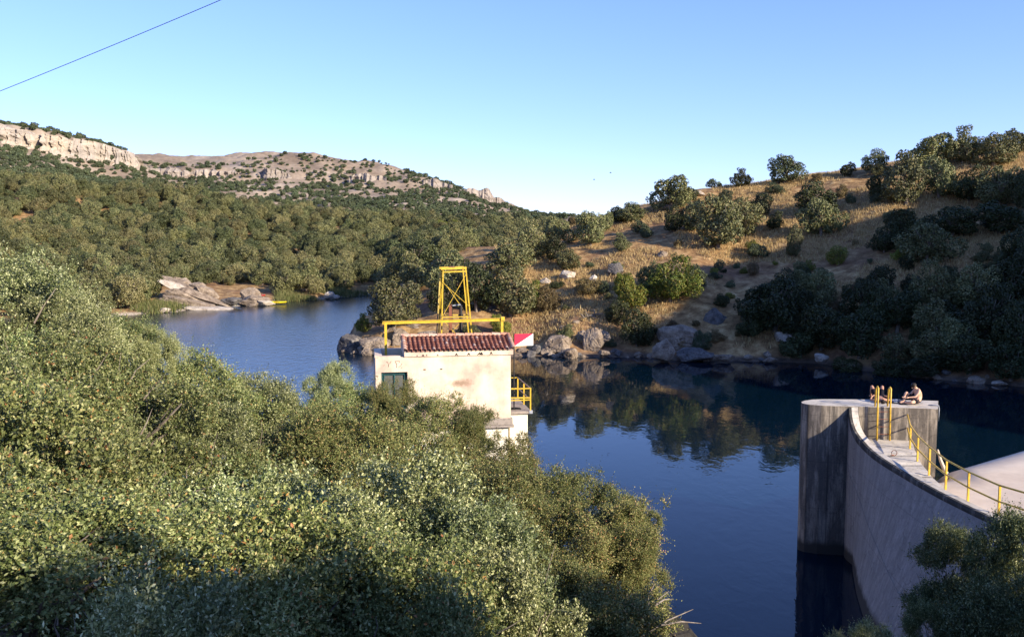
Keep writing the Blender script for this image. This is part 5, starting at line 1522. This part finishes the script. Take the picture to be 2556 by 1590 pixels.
# walkway between coping and railing
RB = [(2267, 1096), (2274, 1124), (2289, 1153), (2318, 1186), (2360, 1222), (2415, 1255), (2492, 1293)]
RBw = [lp(x, y, 4.78) for x, y in RB] + [np.array([14.9, 22.0, 4.78]), np.array([15.6, 19.6, 4.78]), np.array([16.8, 17.0, 4.78]), np.array([18.8, 14.4, 4.78]), np.array([20.6, 13.0, 4.78])]
RBw = np.array(RBw); RBw[:, 0] += 0.14
RBw = np.vstack([[RBw[0, 0] + .1, 35.5, 4.78], RBw])
s2 = np.concatenate([[0], np.cumsum(np.linalg.norm(np.diff(RBw, axis=0), axis=1))]); q2_ = np.linspace(0, s2[-1], nn_)
RBs = np.stack([np.interp(q2_, s2, RBw[:, k]) for k in range(3)], -1)
# match by Y so strips run across the walkway
RBy = TLs.copy(); RBy[:, 0] = np.interp(-TLs[:, 1], -RBw[:, 1], RBw[:, 0]); 
step = np.floor(np.clip((33.8 - TLs[:, 1]) / 1.35, 0, 4)) * 0.035
zw = 4.80 - step
L0 = TRs.copy(); L0[:, 2] = zw; L0[:, 0] -= 0.02
R0 = RBy.copy(); R0[:, 2] = zw; R0[:, 0] = np.maximum(R0[:, 0], L0[:, 0] + 0.12)
R1 = R0.copy(); R1[:, 2] = 3.0; R1[:, 0] += 0.1
wk = np.stack([L0, R0, R1], 1) - O3
link('walkway', mesh_np('walkway', wk.reshape(-1, 3), grid_faces(nn_, 3), [M_conctop]), dam)
# joints across the walkway at each shallow step
for k in range(4):
    yj = 33.8 - 1.35 * (k + 0) - 0.25
    i_ = int(np.argmin(abs(TLs[:, 1] - yj)))
    a_, b_ = L0[i_] - O3 + [0.03, 0, .006], R0[i_] - O3 + [-.02, 0, .006]
    mb = MB(); mb.bar(a_, b_, 0.025, 0.01); mb.build('joint', M_copedark, dam)
# spillway surface: broad convex crest to the right
xs = np.linspace(0, 1, 80); ys = np.linspace(0, 1, 120)
SX, SY = [], []
Xg = 13.9 + (46 - 13.9) * xs ** 1.4
V = []
for X_ in Xg:
    Yc = np.interp(X_, [13.9, 17.0, 17.6, 22, 30, 46], [33.5, 34.6, 35.8, 38.6, 41.5, 45])
    y0 = 10.0
    for t in ys:
        Y_ = y0 + (Yc + 2.6 - y0) * (t ** 0.6)
        e = max(0, (Y_ - (Yc - 3.6)) / 6.2); e = min(e, 1.0)
        zt = np.interp(X_, [13.9, 17.4, 22, 30, 46], [3.75, 3.95, 4.12, 4.3, 4.5])
        z = zt - 6.3 * (1 - math.sqrt(max(0, 1 - e ** 2.2)))
        V.append((X_ - ox, Y_ - oy, z))
link('spillway', mesh_np('spillway', V, grid_faces(80, 120), [M_spill], smooth=True), dam)
# white rounded fillet between the pier and the spillway
mb = MB()
fp = [lp(2345, 1125, 4.3), lp(2352, 1150, 4.0), lp(2362, 1175, 3.6), lp(2372, 1195, 3.4)]
mb.tube([p - O3 + np.array([0, 0.15, 0]) for p in fp], [0.04, 0.06, 0.08, 0.1], 8); mb.build('fillet', M_spill, dam, smooth=True)
# iron ring on the walkway
c = lp(2232, 1133, 4.86)
mb = MB(); mb.tube([(c[0] - ox + math.cos(a) * .1, c[1] - oy, 4.9 + math.sin(a) * .1) for a in np.linspace(0, 6.28, 20)], 0.012, 6); mb.tube([(c[0] - ox - .14, c[1] - oy, 4.80), (c[0] - ox, c[1] - oy, 4.82)], .02, 6)
mb.build('iron_ring', M_rust, dam, smooth=True)

# railing along the walkway
PP = [(2271, 1065, 1125), (2289.5, 1088, 1154), (2318.6, 1118, 1186), (2360, 1148, 1222), (2415.5, 1187, 1256), (2492, 1230, 1294)]
rl = thing('railing', 'yellow two bar railing following the curved dam walkway', 'railing', (RBs[0][0], RBs[0][1], 4.8))
ro = np.array([RBs[0][0], RBs[0][1], 4.8])
tops = []
for (x, yt, yb_) in PP:
    p = lp(x, yb_, 4.72); D = p[1]; t_ = pt(x, yt, D)
    tops.append((p, np.array([p[0], p[1], max(p[2] + .98, min(t_[2], p[2] + 1.12))])))
for P_ in ([14.75, 22.4], [15.4, 19.9], [16.6, 17.4], [18.6, 14.8]):
    tops.append((np.array([*P_, 4.72]), np.array([*P_, 5.78])))
for p, t_ in tops:
    mb = MB(); mb.bar(p - ro, t_ - ro, 0.055, 0.055, (0, 1, 0)); mb.build('post', M_yeldam, rl)
for f_, z_end in ((1.0, 1035), (0.52, 1068)):
    line = [pt(2267, z_end, lp(2267, 1018.5, ZP)[1] - 0.02)]
    line += [p + (t_ - p) * f_ for p, t_ in tops]
    mb = MB(); mb.tube([p - ro + np.array([-0.03, 0, 0]) for p in line], 0.03, 8); mb.build('rail', M_yeldam, rl, smooth=True)

# ladder rails up the pier
ld = thing('ladder', 'yellow ladder with tall hooped handrails up the pier face', 'ladder', tuple(lp(2205, 1095, 4.8)))
lo = np.array(ld.location)
for (xt, yt, xb, yb_) in [(2192.5, 967, 2189, 1094), (2224, 969, 2221, 1096)]:
    b_ = lp(xb, yb_, 4.8); b_[1] = lp(xb, 1017, ZP)[1] - 0.13; D = b_[1]
    b_ = pt(xb, yb_, D); b_[2] = 4.8
    m_ = pt((xt + xb) / 2, 1018, D); t_ = pt(xt, yt + 2, D)
    bk = t_ + np.array([0.03, .28, -.06]); bd = bk.copy(); bd[2] = ZP + .01; bd[1] += .05
    mb = MB(); mb.tube([b_ - lo, m_ - lo, t_ - lo, t_ + np.array([0.01, .1, .05]) - lo, bk - lo, bd - lo], 0.035, 8); mb.build('handrail', M_yeldam, ld, smooth=True)
for k in range(4):
    z = 5.05 + .3 * k
    x0 = pt(2190, 1050, lo[1])[0]; yy = lp(2200, 1017, ZP)[1] - 0.1
    mb = MB(); mb.tube([(pt(2190, 1050, yy)[0] - lo[0], yy - lo[1], z - lo[2]), (pt(2222, 1050, yy)[0] - lo[0], yy - lo[1], z - lo[2])], 0.012, 6); mb.build('rung', M_rust, ld)
# grey pipe hooked over the pier's right corner
c = lp(2340, 1016, ZP)
t = thing('pipe', 'thin grey pipe hooked over the right end of the pier', 'pipe', (c[0], c[1], ZP))
mb = MB(); mb.tube([(-.25, .25, .03), (0, .2, .05), (.1, .12, .04), (.12, .1, -.1), (.12, .1, -.62)], 0.022, 8); mb.build('tube', M_grey, t, smooth=True)


# ------------------------------------------------------------------ people
def skin_body(name, nodes, edges, mat, parent, root=0, sub=2):
    me = bpy.data.meshes.new(name)
    me.from_pydata([n_[0] for n_ in nodes], edges, []); me.materials.append(mat)
    o = link(name, me, parent)
    md = o.modifiers.new('skin', 'SKIN'); md.use_smooth_shade = True
    sv = me.skin_vertices[0].data
    for i, n_ in enumerate(nodes):
        r_ = n_[1] if isinstance(n_[1], tuple) else (n_[1], n_[1])
        sv[i].radius = r_; sv[i].use_root = (i == root)
    ss = o.modifiers.new('sub', 'SUBSURF'); ss.levels = sub; ss.render_levels = sub
    return o


def hand(c, d, side, curl=0.3):
    """five fingers as short chains from the palm centre c, pointing along d"""
    c, d = Vector(c), Vector(d).normalized(); s = Vector(side).normalized(); up = d.cross(s)
    out = []
    for k, (o_, l_) in enumerate([(-.03, .07), (-.01, .08), (.01, .078), (.03, .06)]):
        a = c + d * .045 + s * o_; b_ = a + d * l_ * .5; e = b_ + (d - up * curl).normalized() * l_ * .5
        out.append([a, b_, e])
    a = c - s * .035; out.append([a, a - s * .025 + d * .03, a - s * .03 + d * .06])
    return out


def person(label, loc, rz, J, skinm, hairm, shorts_pairs, hair_c, hair_r, face_dir):
    t = thing('person', label, 'person', loc, rz)
    keys = list(J.keys()); idx = {k: i for i, k in enumerate(keys)}
    E = [('pelvis', 'waist'), ('waist', 'chest'), ('chest', 'neckb'), ('neckb', 'neck'), ('neck', 'skull'), ('skull', 'crownp')]
    for s in 'LR':
        E += [('chest', 'sh' + s), ('sh' + s, 'ua' + s), ('ua' + s, 'el' + s), ('el' + s, 'wr' + s), ('wr' + s, 'pa' + s),
              ('pelvis', 'hip' + s), ('hip' + s, 'th' + s), ('th' + s, 'kn' + s), ('kn' + s, 'cf' + s), ('cf' + s, 'an' + s), ('an' + s, 'to' + s)]
    nodes = [(tuple(J[k][0]), J[k][1]) for k in keys]
    edges = [(idx[a], idx[b_]) for a, b_ in E]
    for s in 'LR':
        w = Vector(J['wr' + s][0]); p = Vector(J['pa' + s][0]); d = (p - w).normalized()
        side = d.cross(Vector((0, 0, 1))); side = side if side.length > .1 else Vector((0, 1, 0))
        if s == 'R': side = -side
        for ch in hand(p - d * .02, d, side):
            prev = idx['pa' + s]
            for q in ch:
                nodes.append((tuple(q), 0.009)); edges.append((prev, len(nodes) - 1)); prev = len(nodes) - 1
    skin_body('body', nodes, edges, skinm, t, idx['pelvis'])
    # clothing over pelvis and thighs
    sh_nodes = [(tuple(J['waist'][0] * 0.45 + J['pelvis'][0] * 0.55), .135), (tuple(J['pelvis'][0]), .15)]
    se = [(0, 1)]
    for s in 'LR':
        b0 = len(sh_nodes)
        sh_nodes += [(tuple(J['hip' + s][0]), .112), (tuple(J['th' + s][0]), .098), (tuple(J['th' + s][0] * .35 + J['kn' + s][0] * .65), .09)]
        se += [(1, b0), (b0, b0 + 1), (b0 + 1, b0 + 2)]
    skin_body('shorts', sh_nodes, se, M_shorts, t, 1, 1)
    # head details
    hc = Vector(J['skull'][0]) ; f = Vector(face_dir).normalized(); u = (Vector(J['crownp'][0]) - Vector(J['neck'][0])).normalized()
    u = (u - f * u.dot(f)).normalized(); sd = f.cross(u)
    v_ = ICO_V[:, None] * 1.0
    q = ICO_V.copy()
    dots = q @ np.array(f); cut = (dots < 0.35) | (q @ np.array(u) > 0.55)
    rr0 = hair_r * (1 + 0.06 * fbm(q[:, 0] * 6, q[:, 1] * 6, q[:, 2] * 6, seed=5, octaves=2))
    rr0 = np.where(cut, rr0, hair_r * 0.78)
    link('hair', mesh_np('hair', q * rr0[:, None], ICO_F, [hairm], smooth=True), t, tuple(hc - f * .012 + u * .018))
    mb = MB(); 
    for sgn in (-1, 1): mb.tube([hc + f * .088 + sd * .033 * sgn + u * 0.0, hc + f * .096 + sd * .033 * sgn], .012, 8)
    mb.tube([hc + f * .085 - u * .05 - sd * .025, hc + f * .095 - u * .052, hc + f * .085 - u * .05 + sd * .025], .007, 6)
    mb.build('face', M_hair, t)
    mb = MB(); mb.tube([hc + f * .085 + u * .01, hc + f * .115 - u * .025], [.01, .016], 6)
    for sgn in (-1, 1): mb.tube([hc + sd * .085 * sgn + u * .02, hc + sd * .098 * sgn - u * .02], [.018, .014], 6)
    mb.build('nose_and_ears', skinm, t)
    return t


A_ = np.array
# seated person, local +x = the way they face
J = {
    'pelvis': (A_((0, 0, .13)), (.13, .15)), 'waist': (A_((-.05, 0, .30)), (.115, .14)), 'chest': (A_((-.0, 0, .50)), (.12, .165)), 'neckb': (A_((.08, 0, .62)), .075), 'neck': (A_((.12, 0, .68)), .055),
    'skull': (A_((.19, 0, .745)), (.092, .085)), 'crownp': (A_((.20, 0, .79)), (.07, .07)),
}
for s, sg_ in (('L', 1), ('R', -1)):
    J['sh' + s] = (A_((.04, .15 * sg_, .57)), .068); J['ua' + s] = (A_((.10, .19 * sg_, .47)), .052)
    J['el' + s] = (A_((.24, .21 * sg_, .33)), .042); J['wr' + s] = (A_((.46, .12 * sg_, .30)), .028); J['pa' + s] = (A_((.53, .10 * sg_, .29)), .034)
# far leg raised, near leg folded flat
J['hipR'] = (A_((.08, -.1, .13)), .105); J['thR'] = (A_((.2, -.16, .26)), .09); J['knR'] = (A_((.40, -.18, .47)), .062); J['cfR'] = (A_((.46, -.17, .30)), .055); J['anR'] = (A_((.53, -.15, .09)), .038); J['toR'] = (A_((.70, -.15, .05)), .035)
J['hipL'] = (A_((.08, .1, .12)), .105); J['thL'] = (A_((.24, .2, .14)), .09); J['knL'] = (A_((.44, .30, .13)), .062); J['cfL'] = (A_((.5, .16, .10)), .055); J['anL'] = (A_((.62, .0, .07)), .038); J['toL'] = (A_((.74, -.06, .06)), .034)
c = lp(2290, 1009, ZP)
person('person sitting hunched forward on the pier, bare backed in dark shorts', (c[0], c[1], ZP + .012), R(188), J, M_skin, M_hair, None, None, .106, (.75, 0, -.66))
# lying person, head to the camera (local -y), knees up
J = {
    'pelvis': (A_((0, .50, .11)), (.15, .11)), 'waist': (A_((0, .30, .11)), (.13, .10)), 'chest': (A_((0, .08, .12)), (.165, .115)), 'neckb': (A_((0, -.10, .11)), .07), 'neck': (A_((0, -.17, .10)), .055),
    'skull': (A_((0, -.28, .115)), (.088, .09)), 'crownp': (A_((0, -.34, .115)), .07),
}
for s, sg_ in (('L', 1), ('R', -1)):
    J['sh' + s] = (A_((.17 * sg_, -.02, .11)), .065); J['ua' + s] = (A_((.27 * sg_, .0, .10)), .052)
    J['el' + s] = (A_((.40 * sg_, .10, .08)), .042); J['wr' + s] = (A_((.30 * sg_, .30, .19)), .028); J['pa' + s] = (A_((.24 * sg_, .36, .22)), .034)
    J['hip' + s] = (A_((.11 * sg_, .54, .12)), .1); J['th' + s] = (A_((.16 * sg_, .68, .32)), .085); J['kn' + s] = (A_((.21 * sg_, .82, .56)), .062)
    J['cf' + s] = (A_((.2 * sg_, .94, .36)), .055); J['an' + s] = (A_((.18 * sg_, 1.08, .08)), .038); J['to' + s] = (A_((.2 * sg_, 1.24, .05)), .034)
c = lp(2203, 1010, ZP)
person('person lying on their back on the pier with both knees raised', (c[0] + .12, c[1] + .42, ZP + .012), R(-10), J, M_skin2, M_hair, None, None, .104, (0, -.1, 1))
# things beside them
c = lp(2243, 1007, ZP)
t = thing('towel', 'dark blue towel spread between the two people on the pier', 'towel', (c[0], c[1] + .2, ZP + .014))
xs = np.linspace(-.5, .5, 26); V = [(x, y, .012 + .03 * max(0, float(fbm(np.array([x * 4]), np.array([y * 5]), seed=3)[0]))) for x in xs for y in np.linspace(-.3, .45, 20)]
link('cloth', mesh_np('cloth', V, grid_faces(26, 20), [M_towel], smooth=True), t)
o = link('bag', boulder_mesh(90, M_bag, 8, .3), None, (c[0] - .12, c[1] + .05, ZP + .1)); o.scale = (.16, .12, .09); tag(o, 'small grey blue bundle on the towel near the lying person', 'bag')
c = lp(2273, 1010, ZP)
t = thing('bottle', 'pale green plastic bottle lying by the seated person', 'bottle', (c[0], c[1] + .02, ZP + .07), R(20))
mb = MB(); mb.tube([(-.12, 0, 0), (-.11, 0, 0), (.06, 0, 0), (.1, 0, 0), (.13, 0, 0)], [.03, .045, .045, .02, .018], 12); mb.build('body', M_bottle, t, smooth=True)
mb = MB(); mb.tube([(.13, 0, 0), (.155, 0, 0)], .02, 10); mb.build('cap', M_signwhite, t)
c = lp(2256, 1011, ZP)
t = thing('sandals', 'pair of dark sandals on the pier in front of the seated person', 'sandals', (c[0], c[1], ZP + .014))
for k in range(2):
    mb = MB(); mb.box((-.13, -.05 + .11 * k, 0), (.13, .04 + .11 * k, .025)); mb.tube([(.03, -.05 + .11 * k, .02), (.04, -.005 + .11 * k, .06), (.03, .04 + .11 * k, .02)], .01, 5); mb.build('sandal', M_black, t)

# ------------------------------------------------------------------ kayaks on the far shore
def kayak(label, c, rz, L, mat, tilt=0):
    t = thing('kayak', label, 'kayak', tuple(c), rz)
    V = []; n, m_ = 31, 16
    for i in range(n):
        x = -1 + 2 * i / (n - 1); w = (1 - abs(x) ** 2.2) * .33 + .005; h_ = .17 + .1 * x ** 4
        for k in range(m_):
            a = 2 * math.pi * k / m_; cs, sn = math.cos(a), math.sin(a)
            z = h_ * sn * (.55 if sn > 0 else 1) * min(1, w / .12) + .12 * x ** 4
            if sn > .5 and abs(x - (-.08)) < .22: z -= .12
            V.append((x * L / 2, cs * w, z))
    F = []
    for i in range(n - 1):
        for k in range(m_): F.append((i * m_ + k, i * m_ + (k + 1) % m_, (i + 1) * m_ + (k + 1) % m_, (i + 1) * m_ + k))
    link('hull', mesh_np('hull', V, F, [mat], smooth=True), t, (0, 0, .2))
    mb = MB(); mb.tube([(-.08 * L / 2 + math.cos(a) * .42, math.sin(a) * .22, .31) for a in np.linspace(0, 6.28, 18)], .025, 6); mb.build('cockpit_rim', M_black, t)
    t.rotation_euler = (tilt, 0.0, rz)
    return t
c = pt(692, 756, 176); c[2] = 0.3
kayak('yellow kayak lying half in the water beside the grey rocks', c, R(-8), 4.2, M_kayak, R(25))
c = pt(652, 741, 182); c[2] = max(gz(c[0], c[1]), .4) + .4
kayak('red kayak pulled up behind the yellow one', c, R(-30), 2.6, M_kayakred, R(20))

# ------------------------------------------------------------------ overhead cable and birds
A0, A1 = pt(-300, 345, 30), pt(900, -150, 24)
mb = MB(); L = []
for k in range(41):
    f_ = k / 40; p = A0 * (1 - f_) + A1 * f_; p[2] -= 4 * 0.10 * f_ * (1 - f_); L.append(p - A0)
cb = thing('overhead_cable', 'single dark overhead cable crossing the upper left sky', 'cable', tuple(A0))
mb.tube(L, 0.0095, 6); mb.build('wire', M_black, cb)
for (x, y) in ((1524, 432), (1483, 449)):
    c = pt(x, y, 150)
    t = thing('bird', 'tiny dark bird flying over the valley, ' + ('higher and right of the other' if x > 1500 else 'lower and left of the other'), 'bird', tuple(c))
    mb = MB(); mb.tube([(-.16, 0, 0), (-.05, 0, .02), (.08, 0, .01), (.2, 0, 0)], [.02, .05, .045, .01], 8); mb.build('body', M_black, t, smooth=True)
    for sg_ in (-1, 1):
        mb = MB(); mb.add([(-.06, .03 * sg_, .02), (.07, .03 * sg_, .02), (.02, .22 * sg_, .12), (-.08, .24 * sg_, .11), (-.1, .45 * sg_, .06), (-.06, .03 * sg_, .01), (.07, .03 * sg_, .01), (.02, .22 * sg_, .11), (-.08, .24 * sg_, .10)],
                          [(0, 1, 2, 3), (3, 2, 4), (5, 8, 7, 6), (8, 4, 7), (0, 5, 6, 1)]); mb.build('wing', M_black, t)
